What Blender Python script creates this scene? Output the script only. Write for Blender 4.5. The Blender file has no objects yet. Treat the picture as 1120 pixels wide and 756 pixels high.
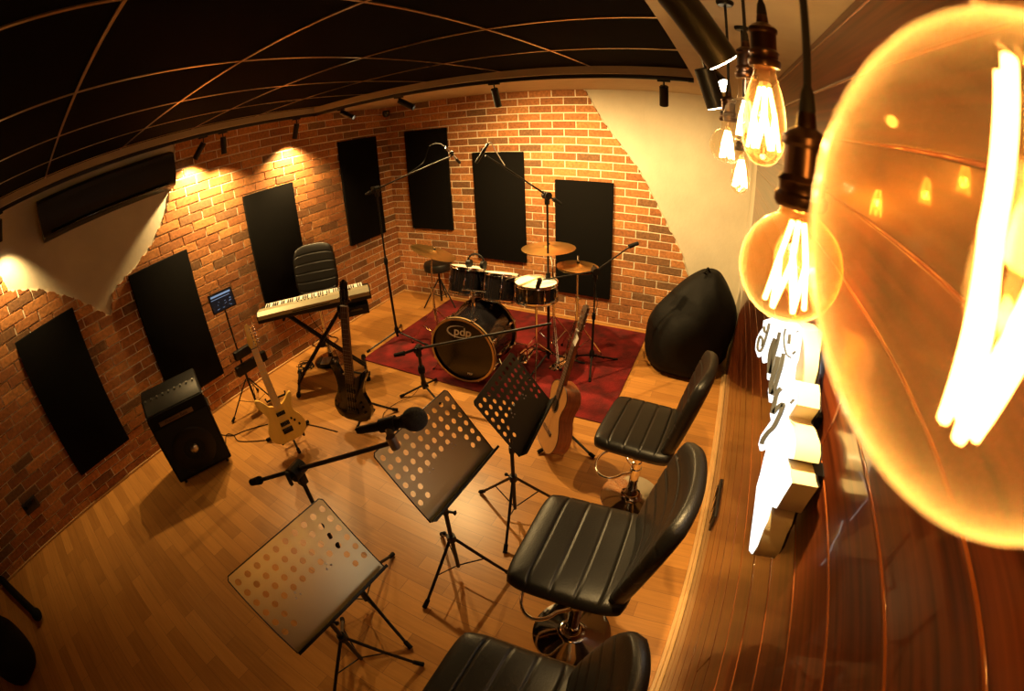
import bpy, bmesh, math, random
from math import sin, cos, pi, radians as RD
from mathutils import Vector as V, Matrix, Euler
random.seed(7)
S = bpy.context.scene
COL = bpy.context.collection
S.render.engine = 'CYCLES'
W, H = 4.378, 2.604          # right wall x, ceiling z ; left wall x=0, back wall y=0
YF = -7.0                    # wall behind the camera
CAM = V((4.072, -4.504, 2.235))

# ------------------------------------------------------------------ camera (diagonal fisheye)
cam = bpy.data.cameras.new('camera'); co = bpy.data.objects.new('camera', cam); COL.objects.link(co)
S.camera = co
cam.type = 'PANO'; cam.sensor_fit = 'HORIZONTAL'; cam.sensor_width = 36; cam.sensor_height = 24.3
cam.panorama_type = 'FISHEYE_LENS_POLYNOMIAL'; cam.fisheye_fov = pi
_s = (1120/36)/485.98654
cam.fisheye_polynomial_k0 = 0; cam.fisheye_polynomial_k1 = -_s; cam.fisheye_polynomial_k2 = 0
cam.fisheye_polynomial_k3 = -0.0307217*_s**3; cam.fisheye_polynomial_k4 = 0
cam.clip_start = .005; cam.clip_end = 50
cam.lens = 10
cam.dof.use_dof = True; cam.dof.focus_distance = 3.0; cam.dof.aperture_fstop = 3.8
R3 = Matrix(((0.894485429, -0.184145868, 0.407413938), (0.445412691, 0.446048345, -0.776304327), (-0.038773079, 0.875860248, 0.481004651)))
M4 = R3.to_4x4(); M4.translation = CAM; co.matrix_world = M4

# ------------------------------------------------------------------ materials
MT = {}
def nmat(name):
    m = bpy.data.materials.new(name); m.use_nodes = True; MT[name] = m
    nt = m.node_tree; return m, nt, nt.nodes['Principled BSDF'], nt.nodes['Material Output']
def sv(node, **kw):
    for k, v in kw.items():
        k = k.replace('_', ' ')
        if k in node.inputs:
            node.inputs[k].default_value = (*v, 1) if isinstance(v, tuple) and len(v) == 3 and len(node.inputs[k].default_value) == 4 else v
def mat(name, col, rough=.5, metal=0, bump=0, bscale=60, var=0, vscale=8, spec=.5, coat=0, stretch=None):
    m, nt, b, o = nmat(name); N = nt.nodes; L = nt.links
    sv(b, Base_Color=col, Roughness=rough, Metallic=metal, Specular_IOR_Level=spec, Coat_Weight=coat)
    tc = N.new('ShaderNodeTexCoord'); vec = tc.outputs['Object']
    if stretch:
        mp = N.new('ShaderNodeMapping'); mp.inputs['Scale'].default_value = stretch; L.new(vec, mp.inputs[0]); vec = mp.outputs[0]
    if var:
        n = N.new('ShaderNodeTexNoise'); n.inputs['Scale'].default_value = vscale; n.inputs['Detail'].default_value = 5; L.new(vec, n.inputs['Vector'])
        r = N.new('ShaderNodeMapRange'); r.inputs['From Min'].default_value = .3; r.inputs['From Max'].default_value = .7
        r.inputs['To Min'].default_value = 1-var; r.inputs['To Max'].default_value = 1+var; L.new(n.outputs['Fac'], r.inputs['Value'])
        mx = N.new('ShaderNodeVectorMath'); mx.operation = 'SCALE'; mx.inputs[0].default_value = col; L.new(r.outputs[0], mx.inputs['Scale']); L.new(mx.outputs[0], b.inputs['Base Color'])
    if bump:
        n = N.new('ShaderNodeTexNoise'); n.inputs['Scale'].default_value = bscale; n.inputs['Detail'].default_value = 4; L.new(vec, n.inputs['Vector'])
        bp = N.new('ShaderNodeBump'); bp.inputs['Strength'].default_value = bump; bp.inputs['Distance'].default_value = .004
        L.new(n.outputs['Fac'], bp.inputs['Height']); L.new(bp.outputs[0], b.inputs['Normal'])
    return m
def emis(name, col, st):
    m, nt, b, o = nmat(name); sv(b, Base_Color=(0, 0, 0), Emission_Color=col, Emission_Strength=st, Roughness=.6); return m

WARM = (1.0, .65, .25)
plaster = mat('cream_plaster', (.64, .58, .45), .85, bump=.5, bscale=25, var=.08, vscale=3)
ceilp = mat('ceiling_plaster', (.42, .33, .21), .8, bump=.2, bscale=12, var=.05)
mortar = mat('mortar', (.95, .84, .62), .95, bump=.6, bscale=90)
tile_black = mat('black_ceiling_tile', (.006, .0045, .004), .9, bump=.15, bscale=200, spec=.02)
gold = mat('golden_strip', (.75, .5, .26), .32, metal=1)
blackfab = mat('black_acoustic_fabric', (.005, .0045, .004), .95, bump=.4, bscale=400, spec=.1)
blackpl = mat('black_plastic', (.006, .0055, .005), .45, spec=.3)
blackmt = mat('black_painted_metal', (.006, .0055, .005), .4, spec=.35)
blackgl = mat('black_gloss_lacquer', (.008, .007, .008), .12, coat=.6)
chrome = mat('chrome', (.85, .83, .8), .09, metal=1)
steel = mat('brushed_steel', (.6, .58, .55), .3, metal=1)
leather = mat('black_leather', (.0075, .0062, .005), .42, bump=.2, bscale=160, spec=.45)
beanm = mat('black_bean_bag_fabric', (.0035, .003, .0025), .7, bump=.5, bscale=18, spec=.2)
rubber = mat('black_rubber', (.006, .006, .006), .8, spec=.2)
deskm = mat('lamplit_black_desk', (.50, .43, .26), .35, metal=.9, bump=.05, bscale=300)  # black desk tinted gold, the bulbs' reflected light put into its colour
grille = mat('amp_grille', (.003, .003, .003), .9, bump=.8, bscale=500)
tolex = mat('amp_covering', (.0035, .003, .0028), .6, bump=.5, bscale=250, spec=.15)
yellow = mat('blonde_guitar_finish', (.97, .60, .12), .35, coat=.4, var=.05, vscale=5, stretch=(8, 1, 8))
maple = mat('maple_neck', (.90, .56, .20), .35, var=.1, vscale=12, stretch=(6, 1, 6))
rosew = mat('rosewood', (.10, .05, .028), .5, var=.3, vscale=20, stretch=(8, 1, 8))
spruce = mat('spruce_top', (.42, .20, .065), .35, var=.1, vscale=20, stretch=(10, 1, 1))
mahog = mat('mahogany_side', (.30, .085, .03), .3, var=.25, vscale=12, stretch=(1, 1, 8))
silver = mat('silver_panel', (.34, .30, .19), .42, metal=.2)
ivory = mat('white_keys', (.82, .78, .7), .35)
brass = mat('cymbal_brass', (.80, .50, .18), .36, metal=1, bump=.15, bscale=80)
drumhead = mat('drum_head_white', (.82, .78, .66), .55)
drumblk = mat('black_drum_head', (.010, .009, .008), .22)
hoopm = mat('satin_hoop', (.62, .42, .20), .35, metal=.6)
white = mat('white_print', (.8, .78, .74), .5)
redrug = mat('red_plush_rug', (.14, .004, .004), .95, bump=1, bscale=70, var=.55, vscale=7)
rugedge = mat('dark_red_binding', (.12, .008, .006), .9)
signside = mat('cream_acrylic_side', (.85, .76, .50), .35)
signdark = mat('grey_script', (.10, .115, .13), .5)
bronze = mat('antique_bronze', (.10, .055, .035), .3, metal=.9)
cordm = mat('black_cord', (.010, .009, .009), .75)
trimm = mat('light_wood_trim', (.62, .38, .16), .42, var=.12, vscale=30, stretch=(1, .2, 1))
stickm = mat('drumstick_wood', (.72, .5, .25), .5)
socketm = mat('dark_bronze_socket_plate', (.02, .016, .014), .4)
screen_txt = emis('screen_lines', (.40, .55, .80), .45)
screenm = emis('dark_screen', (.02, .035, .06), .12)
signface = emis('lit_sign_face', (1.0, .96, .90), 1.7)
lensm = emis('spot_lens', (1, .8, .5), 30)
filam = emis('glowing_filament', (1, .70, .30), 30)

# floor laminate
m, nt, b, o = nmat('laminate_floor'); N = nt.nodes; L = nt.links
tc = N.new('ShaderNodeTexCoord')
bk = N.new('ShaderNodeTexBrick'); bk.offset = .37; bk.inputs['Scale'].default_value = 1
bk.inputs['Brick Width'].default_value = .62; bk.inputs['Row Height'].default_value = .098; bk.inputs['Mortar Size'].default_value = .0012
bk.inputs['Color1'].default_value = (.0, .0, .0, 1); bk.inputs['Color2'].default_value = (1, 1, 1, 1); bk.inputs['Mortar'].default_value = (.3, .3, .3, 1); bk.inputs['Bias'].default_value = 0
L.new(tc.outputs['Object'], bk.inputs['Vector'])
mp = N.new('ShaderNodeMapping'); mp.inputs['Scale'].default_value = (1.6, 26, 1); L.new(tc.outputs['Object'], mp.inputs[0])
nz = N.new('ShaderNodeTexNoise'); nz.inputs['Scale'].default_value = 2; nz.inputs['Detail'].default_value = 6; nz.inputs['Distortion'].default_value = .6; L.new(mp.outputs[0], nz.inputs['Vector'])
rmp = N.new('ShaderNodeValToRGB'); rmp.color_ramp.elements[0].color = (.27, .110, .026, 1); rmp.color_ramp.elements[1].color = (.66, .31, .075, 1)
mixv = N.new('ShaderNodeMath'); mixv.operation = 'MULTIPLY_ADD'; mixv.inputs[1].default_value = .42
L.new(bk.outputs['Color'], mixv.inputs[0])
sc = N.new('ShaderNodeMath'); sc.operation = 'MULTIPLY'; sc.inputs[1].default_value = .62; L.new(nz.outputs['Fac'], sc.inputs[0]); L.new(sc.outputs[0], mixv.inputs[2])
L.new(mixv.outputs[0], rmp.inputs[0]); 
mm = N.new('ShaderNodeMix'); mm.data_type = 'RGBA'; mm.inputs['B'].default_value = (.22, .10, .04, 1); L.new(bk.outputs['Fac'], mm.inputs['Factor']); L.new(rmp.outputs[0], mm.inputs['A'])
L.new(mm.outputs['Result'], b.inputs['Base Color']); sv(b, Roughness=.34, Specular_IOR_Level=.45)
floorm = m

# brick: tone picked per brick from a face attribute
m, nt, b, o = nmat('brick_slip'); N = nt.nodes; L = nt.links
at_ = N.new('ShaderNodeAttribute'); at_.attribute_name = 'tone'
tc = N.new('ShaderNodeTexCoord'); nz = N.new('ShaderNodeTexNoise'); nz.inputs['Scale'].default_value = 38; nz.inputs['Detail'].default_value = 6; L.new(tc.outputs['Object'], nz.inputs['Vector'])
rmp = N.new('ShaderNodeValToRGB'); cr = rmp.color_ramp; cr.elements[0].position = 0; cr.elements[0].color = (.19, .095, .040, 1); cr.elements[1].position = 1; cr.elements[1].color = (.56, .25, .080, 1)
for p_, c_ in ((.13, (.24, .115, .045)), (.2, (.32, .12, .038)), (.55, (.42, .165, .052)), (.8, (.50, .205, .062))):
    e = cr.elements.new(p_); e.color = (*c_, 1)
L.new(at_.outputs['Fac'], rmp.inputs[0])
mr = N.new('ShaderNodeMapRange'); mr.inputs['From Min'].default_value = .3; mr.inputs['From Max'].default_value = .7; mr.inputs['To Min'].default_value = .68; mr.inputs['To Max'].default_value = 1.25
L.new(nz.outputs['Fac'], mr.inputs[0]); vm = N.new('ShaderNodeVectorMath'); vm.operation = 'SCALE'; L.new(rmp.outputs[0], vm.inputs[0]); L.new(mr.outputs[0], vm.inputs['Scale']); L.new(vm.outputs[0], b.inputs['Base Color'])
bp = N.new('ShaderNodeBump'); bp.inputs['Strength'].default_value = .7; bp.inputs['Distance'].default_value = .004; L.new(nz.outputs['Fac'], bp.inputs['Height']); L.new(bp.outputs[0], b.inputs['Normal'])
sv(b, Roughness=.85); brickm = m

# varnished wood planks of the right wall, grain along y
m, nt, b, o = nmat('varnished_planks'); N = nt.nodes; L = nt.links
tc = N.new('ShaderNodeTexCoord'); at_ = N.new('ShaderNodeAttribute'); at_.attribute_name = 'tone'
ad = N.new('ShaderNodeVectorMath'); ad.operation = 'MULTIPLY_ADD'; ad.inputs[1].default_value = (0, 0, 0)
cmb = N.new('ShaderNodeCombineXYZ'); mu = N.new('ShaderNodeMath'); mu.operation = 'MULTIPLY'; mu.inputs[1].default_value = 37; L.new(at_.outputs['Fac'], mu.inputs[0]); L.new(mu.outputs[0], cmb.inputs['Y'])
av = N.new('ShaderNodeVectorMath'); L.new(tc.outputs['Object'], av.inputs[0]); L.new(cmb.outputs[0], av.inputs[1])
mp = N.new('ShaderNodeMapping'); mp.inputs['Scale'].default_value = (1, .7, 34); L.new(av.outputs[0], mp.inputs[0])
nz = N.new('ShaderNodeTexNoise'); nz.inputs['Scale'].default_value = 2.2; nz.inputs['Detail'].default_value = 5; nz.inputs['Distortion'].default_value = .25; L.new(mp.outputs[0], nz.inputs['Vector'])
rmp = N.new('ShaderNodeValToRGB'); cr = rmp.color_ramp; cr.elements[0].position = .3; cr.elements[0].color = (.034, .0065, .003, 1); cr.elements[1].position = .72; cr.elements[1].color = (.17, .037, .009, 1)
L.new(nz.outputs['Fac'], rmp.inputs[0])
mr = N.new('ShaderNodeMapRange'); mr.inputs['To Min'].default_value = .65; mr.inputs['To Max'].default_value = 1.25; L.new(at_.outputs['Fac'], mr.inputs[0])
vm = N.new('ShaderNodeVectorMath'); vm.operation = 'SCALE'; L.new(rmp.outputs[0], vm.inputs[0]); L.new(mr.outputs[0], vm.inputs['Scale']); L.new(vm.outputs[0], b.inputs['Base Color'])
sv(b, Roughness=.30, Coat_Weight=.6, Coat_Roughness=.05, Specular_IOR_Level=.35)
bp = N.new('ShaderNodeBump'); bp.inputs['Strength'].default_value = .05; bp.inputs['Distance'].default_value = .002; L.new(nz.outputs['Fac'], bp.inputs['Height']); L.new(bp.outputs[0], b.inputs['Normal'])
plankm = m

def glassmat(name, tint, haze):
    m, nt, b, o = nmat(name); N = nt.nodes; L = nt.links; N.remove(b)
    tr = N.new('ShaderNodeBsdfTransparent'); tr.inputs[0].default_value = (*tint, 1)
    gl = N.new('ShaderNodeBsdfGlossy'); gl.inputs['Roughness'].default_value = .02; gl.inputs[0].default_value = (1, .93, .8, 1)
    tl = N.new('ShaderNodeBsdfTranslucent'); tl.inputs[0].default_value = (*tint, 1)
    lw = N.new('ShaderNodeLayerWeight'); lw.inputs[0].default_value = .5
    fr = N.new('ShaderNodeMath'); fr.operation = 'MULTIPLY_ADD'; fr.inputs[1].default_value = .55; fr.inputs[2].default_value = .04
    pw = N.new('ShaderNodeMath'); pw.operation = 'POWER'; pw.inputs[1].default_value = 5; L.new(lw.outputs['Facing'], pw.inputs[0])
    mr = N.new('ShaderNodeMapRange'); mr.inputs['To Min'].default_value = haze[0]; mr.inputs['To Max'].default_value = haze[1]; L.new(pw.outputs[0], mr.inputs[0])
    L.new(pw.outputs[0], fr.inputs[0])
    m1 = N.new('ShaderNodeMixShader'); L.new(mr.outputs[0], m1.inputs[0]); L.new(tr.outputs[0], m1.inputs[1]); L.new(tl.outputs[0], m1.inputs[2])
    m2 = N.new('ShaderNodeMixShader'); L.new(fr.outputs[0], m2.inputs[0]); L.new(m1.outputs[0], m2.inputs[1]); L.new(gl.outputs[0], m2.inputs[2])
    L.new(m2.outputs[0], o.inputs[0]); return m
amber = glassmat('amber_bulb_glass', (1.0, .62, .25), (.02, .85))
clearg = glassmat('clear_bulb_glass', (1.0, .93, .80), (.004, .06))

# ------------------------------------------------------------------ mesh builder
class MB:
    def __init__(s): s.bm = bmesh.new(); s.mi = 0
    def _post(s, vs, M):
        if M is not None: bmesh.ops.transform(s.bm, matrix=M, verts=vs)
    def _faces(s, vs):
        st = set(vs)
        for f in s.bm.faces:
            if f.material_index == 0 and all(v in st for v in f.verts): f.material_index = s.mi
    def box(s, c, d, M=None, bev=0, seg=2):
        r = bmesh.ops.create_cube(s.bm, size=1); vs = r['verts']
        bmesh.ops.scale(s.bm, vec=d, verts=vs); bmesh.ops.translate(s.bm, vec=c, verts=vs)
        if bev:
            es = list({e for v in vs for e in v.link_edges})
            rr = bmesh.ops.bevel(s.bm, geom=es, offset=bev, segments=seg, affect='EDGES', profile=.5)
            vs = list({v for f in rr['faces'] for v in f.verts} | {v for v in vs if v.is_valid})
        if s.mi:
            for f in {f for v in vs for f in v.link_faces}: f.material_index = s.mi
        s._post(vs, M); return s
    def lathe(s, prof, n=24, M=None, closed=False):
        rings = []; vs = []
        for r, z in prof:
            if r < 1e-6:
                v = s.bm.verts.new((0, 0, z)); rings.append([v]); vs.append(v)
            else:
                rg = [s.bm.verts.new((r*cos(2*pi*i/n), r*sin(2*pi*i/n), z)) for i in range(n)]; rings.append(rg); vs += rg
        pr_ = list(zip(rings, rings[1:])) + ([(rings[-1], rings[0])] if closed else [])
        for a, b_ in pr_:
            for i in range(n):
                j = (i+1) % n
                q = [a[i % len(a)], a[j % len(a)], b_[j % len(b_)], b_[i % len(b_)]]; u = []
                for v in q:
                    if v not in u: u.append(v)
                if len(u) > 2:
                    try: f = s.bm.faces.new(u); f.material_index = s.mi
                    except ValueError: pass
        s._post(vs, M); return s
    def cyl(s, p0, p1, r0, r1=None, n=16):
        p0, p1 = V(p0), V(p1); r1 = r0 if r1 is None else r1; d = p1-p0; L_ = d.length
        M = Matrix.Translation(p0) @ d.to_track_quat('Z', 'Y').to_matrix().to_4x4()
        return s.lathe([(0, 0), (r0, 0), (r1, L_), (0, L_)], n, M)
    def ball(s, c, r, n=16, sc=(1, 1, 1), M=None):
        k = max(6, n//2); prof = [(r*sin(pi*i/k), -r*cos(pi*i/k)) for i in range(k+1)]; prof[0] = (0, -r); prof[-1] = (0, r)
        MM = Matrix.Translation(c) @ Matrix.Diagonal((*sc, 1)); return s.lathe(prof, n, (M @ MM) if M else MM)
    def tube(s, pts, r, n=8, closed=False):
        pts = [V(p) for p in pts]; m_ = len(pts); rs = r if isinstance(r, (list, tuple)) else [r]*m_; rings = []
        t0 = (pts[1]-pts[0]).normalized(); nrm = t0.orthogonal().normalized()
        for i, p in enumerate(pts):
            a = pts[(i-1) % m_] if (i > 0 or closed) else p; b_ = pts[(i+1) % m_] if (i < m_-1 or closed) else p
            t = (b_-a).normalized(); nrm = (nrm - t*nrm.dot(t))
            nrm = nrm.normalized() if nrm.length > 1e-6 else t.orthogonal().normalized(); bn = t.cross(nrm)
            rings.append([s.bm.verts.new(p + (nrm*cos(2*pi*k/n) + bn*sin(2*pi*k/n))*rs[i]) for k in range(n)])
        pr_ = list(zip(rings, rings[1:])) + ([(rings[-1], rings[0])] if closed else [])
        for a, b_ in pr_:
            for k in range(n):
                f = s.bm.faces.new((a[k], a[(k+1) % n], b_[(k+1) % n], b_[k])); f.material_index = s.mi
        if not closed:
            for rg in (rings[0][::-1], rings[-1]):
                f = s.bm.faces.new(rg); f.material_index = s.mi
        return s
    def prism(s, out, z0, z1, M=None, bev=0):
        a = [s.bm.verts.new((x, y, z0)) for x, y in out]; b_ = [s.bm.verts.new((x, y, z1)) for x, y in out]; n = len(out)
        area = sum(out[i][0]*out[(i+1) % n][1]-out[(i+1) % n][0]*out[i][1] for i in range(n))
        fs = []
        if area < 0: a.reverse(); b_.reverse()
        f0 = s.bm.faces.new(a[::-1]); f1 = s.bm.faces.new(b_); fs = [f0, f1]
        for i in range(n): fs.append(s.bm.faces.new((a[i], a[(i+1) % n], b_[(i+1) % n], b_[i])))
        for f in fs: f.material_index = s.mi
        vs = a+b_
        if bev:
            es = list(set(f0.edges) | set(f1.edges)); rr = bmesh.ops.bevel(s.bm, geom=es, offset=bev, segments=2, affect='EDGES', profile=.5)
            vs = list({v for f in rr['faces'] for v in f.verts} | {v for v in vs if v.is_valid})
            if s.mi:
                for f in {f for v in vs for f in v.link_faces}: f.material_index = s.mi
        s._post(vs, M); return s
    def text(s, txt, size, ext, M, shear=0):
        cu = bpy.data.curves.new('t', 'FONT'); cu.body = txt; cu.size = size; cu.extrude = ext; cu.align_x = 'CENTER'; cu.align_y = 'CENTER'; cu.shear = shear; cu.offset = size*.012
        ob = bpy.data.objects.new('t', cu); me = bpy.data.meshes.new_from_object(ob)
        n0 = len(s.bm.verts); s.bm.from_mesh(me); s.bm.verts.ensure_lookup_table(); vs = s.bm.verts[n0:]
        s._post(vs, M); bpy.data.objects.remove(ob); bpy.data.curves.remove(cu); bpy.data.meshes.remove(me); return s
    def build(s, name, mats, parent=None, ang=38, loc=None, rot=None, sub=0, flat=False, weld=False):
        if weld: bmesh.ops.remove_doubles(s.bm, verts=s.bm.verts, dist=1e-5)
        bmesh.ops.recalc_face_normals(s.bm, faces=s.bm.faces)
        me = bpy.data.meshes.new(name); s.bm.to_mesh(me); s.bm.free()
        for m_ in (mats if isinstance(mats, (list, tuple)) else [mats]): me.materials.append(m_)
        if not flat: me.shade_smooth(); me.set_sharp_from_angle(angle=RD(ang))
        ob = bpy.data.objects.new(name, me); COL.objects.link(ob)
        if parent: ob.parent = parent
        if loc: ob.location = loc
        if rot: ob.rotation_euler = rot
        if sub:
            md = ob.modifiers.new('s', 'SUBSURF'); md.levels = sub; md.render_levels = sub
        return ob
def tag(o, label, cat, group=None, kind=None):
    if label: o['label'] = label
    if cat: o['category'] = cat
    if group: o['group'] = group
    if kind: o['kind'] = kind
    return o
def thing(name, label, cat, loc=(0, 0, 0), rz=0, group=None, M=None):
    o = bpy.data.objects.new(name, None); COL.objects.link(o); o.empty_display_size = .1
    if M is not None: o.matrix_world = M
    else: o.location = loc; o.rotation_euler = (0, 0, rz)
    return tag(o, label, cat, group)
def struct(o): o['kind'] = 'structure'; return o
def kids(o): return [c for c in bpy.data.objects if c.parent == o]
def dup(root, loc=None, rz=None, label=None, M=None, parent=None):
    r = root.copy(); COL.objects.link(r)
    if parent: r.parent = parent
    if M is not None: r.matrix_world = M
    if loc is not None: r.location = loc
    if rz is not None: r.rotation_euler = (0, 0, rz)
    if label: r['label'] = label
    for c in kids(root): dup(c, parent=r)
    return r
def smooth_closed(pts, k=4):
    n = len(pts); out = []
    for i in range(n):
        p0, p1, p2, p3 = [V((*pts[(i+j-1) % n], 0)) for j in range(4)]
        for q in range(k):
            t = q/k; p = .5*((2*p1)+(p2-p0)*t+(2*p0-5*p1+4*p2-p3)*t*t+(3*p1-3*p2+p3-p0)*t**3); out.append((p.x, p.y))
    return out
def catmull(pts, k=6):
    pts = [V(p) for p in pts]; n = len(pts); out = []
    for i in range(n-1):
        p0, p1, p2, p3 = pts[max(i-1, 0)], pts[i], pts[i+1], pts[min(i+2, n-1)]
        for q in range(k):
            t = q/k; out.append(.5*((2*p1)+(p2-p0)*t+(2*p0-5*p1+4*p2-p3)*t*t+(3*p1-3*p2+p3-p0)*t**3))
    out.append(pts[-1]); return out
def frame(origin, up, nrm):
    y = V(up).normalized(); z = V(nrm); z = (z-y*z.dot(y)).normalized(); x = y.cross(z)
    M = Matrix((x, y, z)).transposed().to_4x4(); M.translation = origin; return M

# ------------------------------------------------------------------ room shell
b = MB(); b.box((W/2, YF/2, -.05), (W+.4, -YF+.4, .1)); struct(b.build('floor', floorm, flat=True))
# patch edges: plaster lies above the curve f(u); the brick below it
LP = [(-7, 1.5), (-6.2, 1.95), (-5.3, 2.3), (-4.84, 2.15), (-4.8, 2.0), (-4.5, 1.87), (-4.23, 1.68), (-4.05, 1.50), (-3.97, 1.40), (-3.93, 1.38), (-3.90, 1.43), (-3.86, 1.55), (-3.59, 1.65), (-3.36, 1.77), (-3.15, 1.99), (-3.06, 2.18), (-2.98, 2.36), (-2.93, 2.62), (-2.9, 9), (0.2, 9)]
BP = [(-.1, 9), (2.62, 9), (2.66, 2.62), (2.81, 2.34), (2.93, 2.16), (3.05, 2.01), (3.24, 1.77), (3.39, 1.51), (3.55, 1.24), (3.72, .97), (3.81, .74), (3.9, .45), (4.0, .2), (4.1, -.1), (4.6, -.1)]
def ev(tab, u):
    for (a, fa), (b_, fb) in zip(tab, tab[1:]):
        if a <= u <= b_: return fa+(fb-fa)*(u-a)/(b_-a)
    return tab[-1][1]
BH, BL, MG, TH = .0868, .262, .0125, .022
def brick_wall(bm, lay, u0, u1, tab, P, off, seed):
    rnd = random.Random(seed); row = 0; zt = H
    while zt > 0.0:
        z1 = zt; z0 = max(zt-(BH-MG), 0.0); u = u0-BL+(BL/2 if row % 2 else 0)+off
        while u < u1:
            a, c_ = max(u, u0), min(u+BL-MG, u1); tone = rnd.random()
            if c_-a > .01 and z1-z0 > .01:
                us = [a+(c_-a)*i/16 for i in range(17)]
                wob = lambda x: ev(tab, x)+.008*sin(x*61)+.005*sin(x*143+1)
                tp = [min(z1, wob(x)) for x in us]; cut = [i for i, t in enumerate(tp) if t <= z0+.006]
                keep = [(x, t) for x, t in zip(us, tp) if t > z0+.006]
                if cut and 0 < cut[0] and cut[-1] < 16: keep = list(zip(us, tp))[:cut[0]] if cut[0] > 16-cut[-1] else list(zip(us, tp))[cut[-1]+1:]
                if len(keep) > 1 and keep[-1][0]-keep[0][0] > .012:
                    j = lambda: rnd.uniform(-.0012, .0012)
                    full = len(keep) == 17 and all(t == z1 for _, t in keep)
                    top = [(keep[-1][0], keep[-1][1]), (keep[0][0], keep[0][1])] if full else [(x, t) for x, t in keep[::-1]]
                    poly = [(keep[0][0]+j(), z0+j()), (keep[-1][0]+j(), z0+j())]+[(x+j(), t+j()) for x, t in top]
                    cx = sum(p[0] for p in poly)/len(poly); cz = sum(p[1] for p in poly)/len(poly)
                    th = TH+rnd.uniform(-.002, .002); ins = .0022
                    fr = [(x+(ins if x < cx else -ins), z+(ins if z < cz else -ins)) for x, z in poly]
                    A = [bm.verts.new(P(x, z, 0)) for x, z in poly]; B2 = [bm.verts.new(P(x, z, th-.002)) for x, z in poly]; C2 = [bm.verts.new(P(x, z, th)) for x, z in fr]
                    n = len(poly); fs = [bm.faces.new(C2)]
                    for i in range(n):
                        k = (i+1) % n; fs.append(bm.faces.new((A[i], A[k], B2[k], B2[i]))); fs.append(bm.faces.new((B2[i], B2[k], C2[k], C2[i])))
                    for f in fs: f.material_index = 2; f[lay] = tone
            u += BL
        zt -= BH; row += 1
def mortar_sheet(bm, u0, u1, tab, P, th):
    n = 420; us = [u0+(u1-u0)*i/n for i in range(n+1)]
    top = [min(H, ev(tab, u)) for u in us]
    for i in range(n):
        a, c_ = us[i], us[i+1]; ta, tc_ = top[i], top[i+1]
        if max(ta, tc_) < .01: continue
        ta, tc_ = max(ta, .0), max(tc_, .0)
        q = [P(a, 0, th), P(c_, 0, th), P(c_, tc_, th), P(a, ta, th)]; q2 = [P(a, ta, th), P(c_, tc_, th), P(c_, tc_, 0), P(a, ta, 0)]
        for Q in (q, q2):
            try: f = bm.faces.new([bm.verts.new(p) for p in Q]); f.material_index = 1
            except ValueError: pass
b = MB(); b.box((-.1, YF/2, H/2+.05), (.2, -YF+.4, H+.1))
lay = b.bm.faces.layers.float.new('tone')
PL = lambda u, z, d: (d, u, z)
mortar_sheet(b.bm, YF, 0, LP, PL, .012); brick_wall(b.bm, lay, YF, .0, LP, PL, .05, 3)
struct(b.build('wall_left', [plaster, mortar, brickm], flat=True))
b = MB(); b.box((W/2, .1, H/2+.05), (W+.4, .2, H+.1)); lay = b.bm.faces.layers.float.new('tone')
PB = lambda u, z, d: (u, -d, z)
mortar_sheet(b.bm, 0, W, BP, PB, .014); brick_wall(b.bm, lay, 0.016, W, BP, PB, -.06, 11)
struct(b.build('wall_back', [plaster, mortar, brickm], flat=True))
b = MB(); b.box((W/2, YF-.1, H/2+.05), (W+.4, .2, H+.1)); struct(b.build('wall_front', plaster, flat=True))
# right wall : plaster strip by the corner, varnished planks along the rest
b = MB(); b.box((W+.12, YF/2, H/2+.05), (.2, -YF+.4, H+.1)); b.box((W+.01, -.31, H/2), (.02, .62, H))
lay = b.bm.faces.layers.float.new('tone'); rnd = random.Random(5)
z = 2.425-.149*16-.0; k = 0; zs = [1.229+.1495*i for i in range(-9, 10)]
for i, z in enumerate(zs):
    z0, z1 = max(z, 0), min(z+.1495, H)
    if z1-z0 < .02: continue
    y = YF
    yy = -.62; segs = [(YF, yy)] if i % 3 else [(YF, -3.0-rnd.random()), ]
    if i % 3 == 0: segs.append((segs[0][1], yy))
    for a, c_ in segs:
        n0 = len(b.bm.faces); b.mi = 1
        b.box((W+.009, (a+c_)/2, (z0+z1)/2), (.018, c_-a-.0015, z1-z0-.0024), bev=.005, seg=3)
        b.bm.faces.ensure_lookup_table(); t = rnd.random()
        for f in b.bm.faces[n0:]: f[lay] = t; f.material_index = 1
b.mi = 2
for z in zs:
    if z > 1.0: b.tube([(W+.0035, YF, z), (W+.0035, -.62, z)], .0042, 10)  # beads added in the joints, tinted lighter to paint the plank edges' bulb highlights
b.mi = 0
wr = struct(b.build('wall_right', [plaster, plankm, mat('joint_highlight', (.30, .085, .022), .16, coat=.5)], flat=True))
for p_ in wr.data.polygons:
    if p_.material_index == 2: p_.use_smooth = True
# baseboards / floor trim
b = MB(); b.box((.024, YF/2, .011), (.02, -YF, .022), bev=.004); struct(b.build('baseboard_left', trimm))
b = MB(); b.box((W/2, -.024, .011), (W, .02, .022), bev=.004); struct(b.build('baseboard_back', trimm))
b = MB(); b.box((W-.012, (YF-.62)/2, .02), (.024, -YF-.62, .04), bev=.006); b.box((W-.03, (YF-.62)/2, .008), (.03, -YF-.62, .016), bev=.004); struct(b.build('baseboard_right', trimm))
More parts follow.
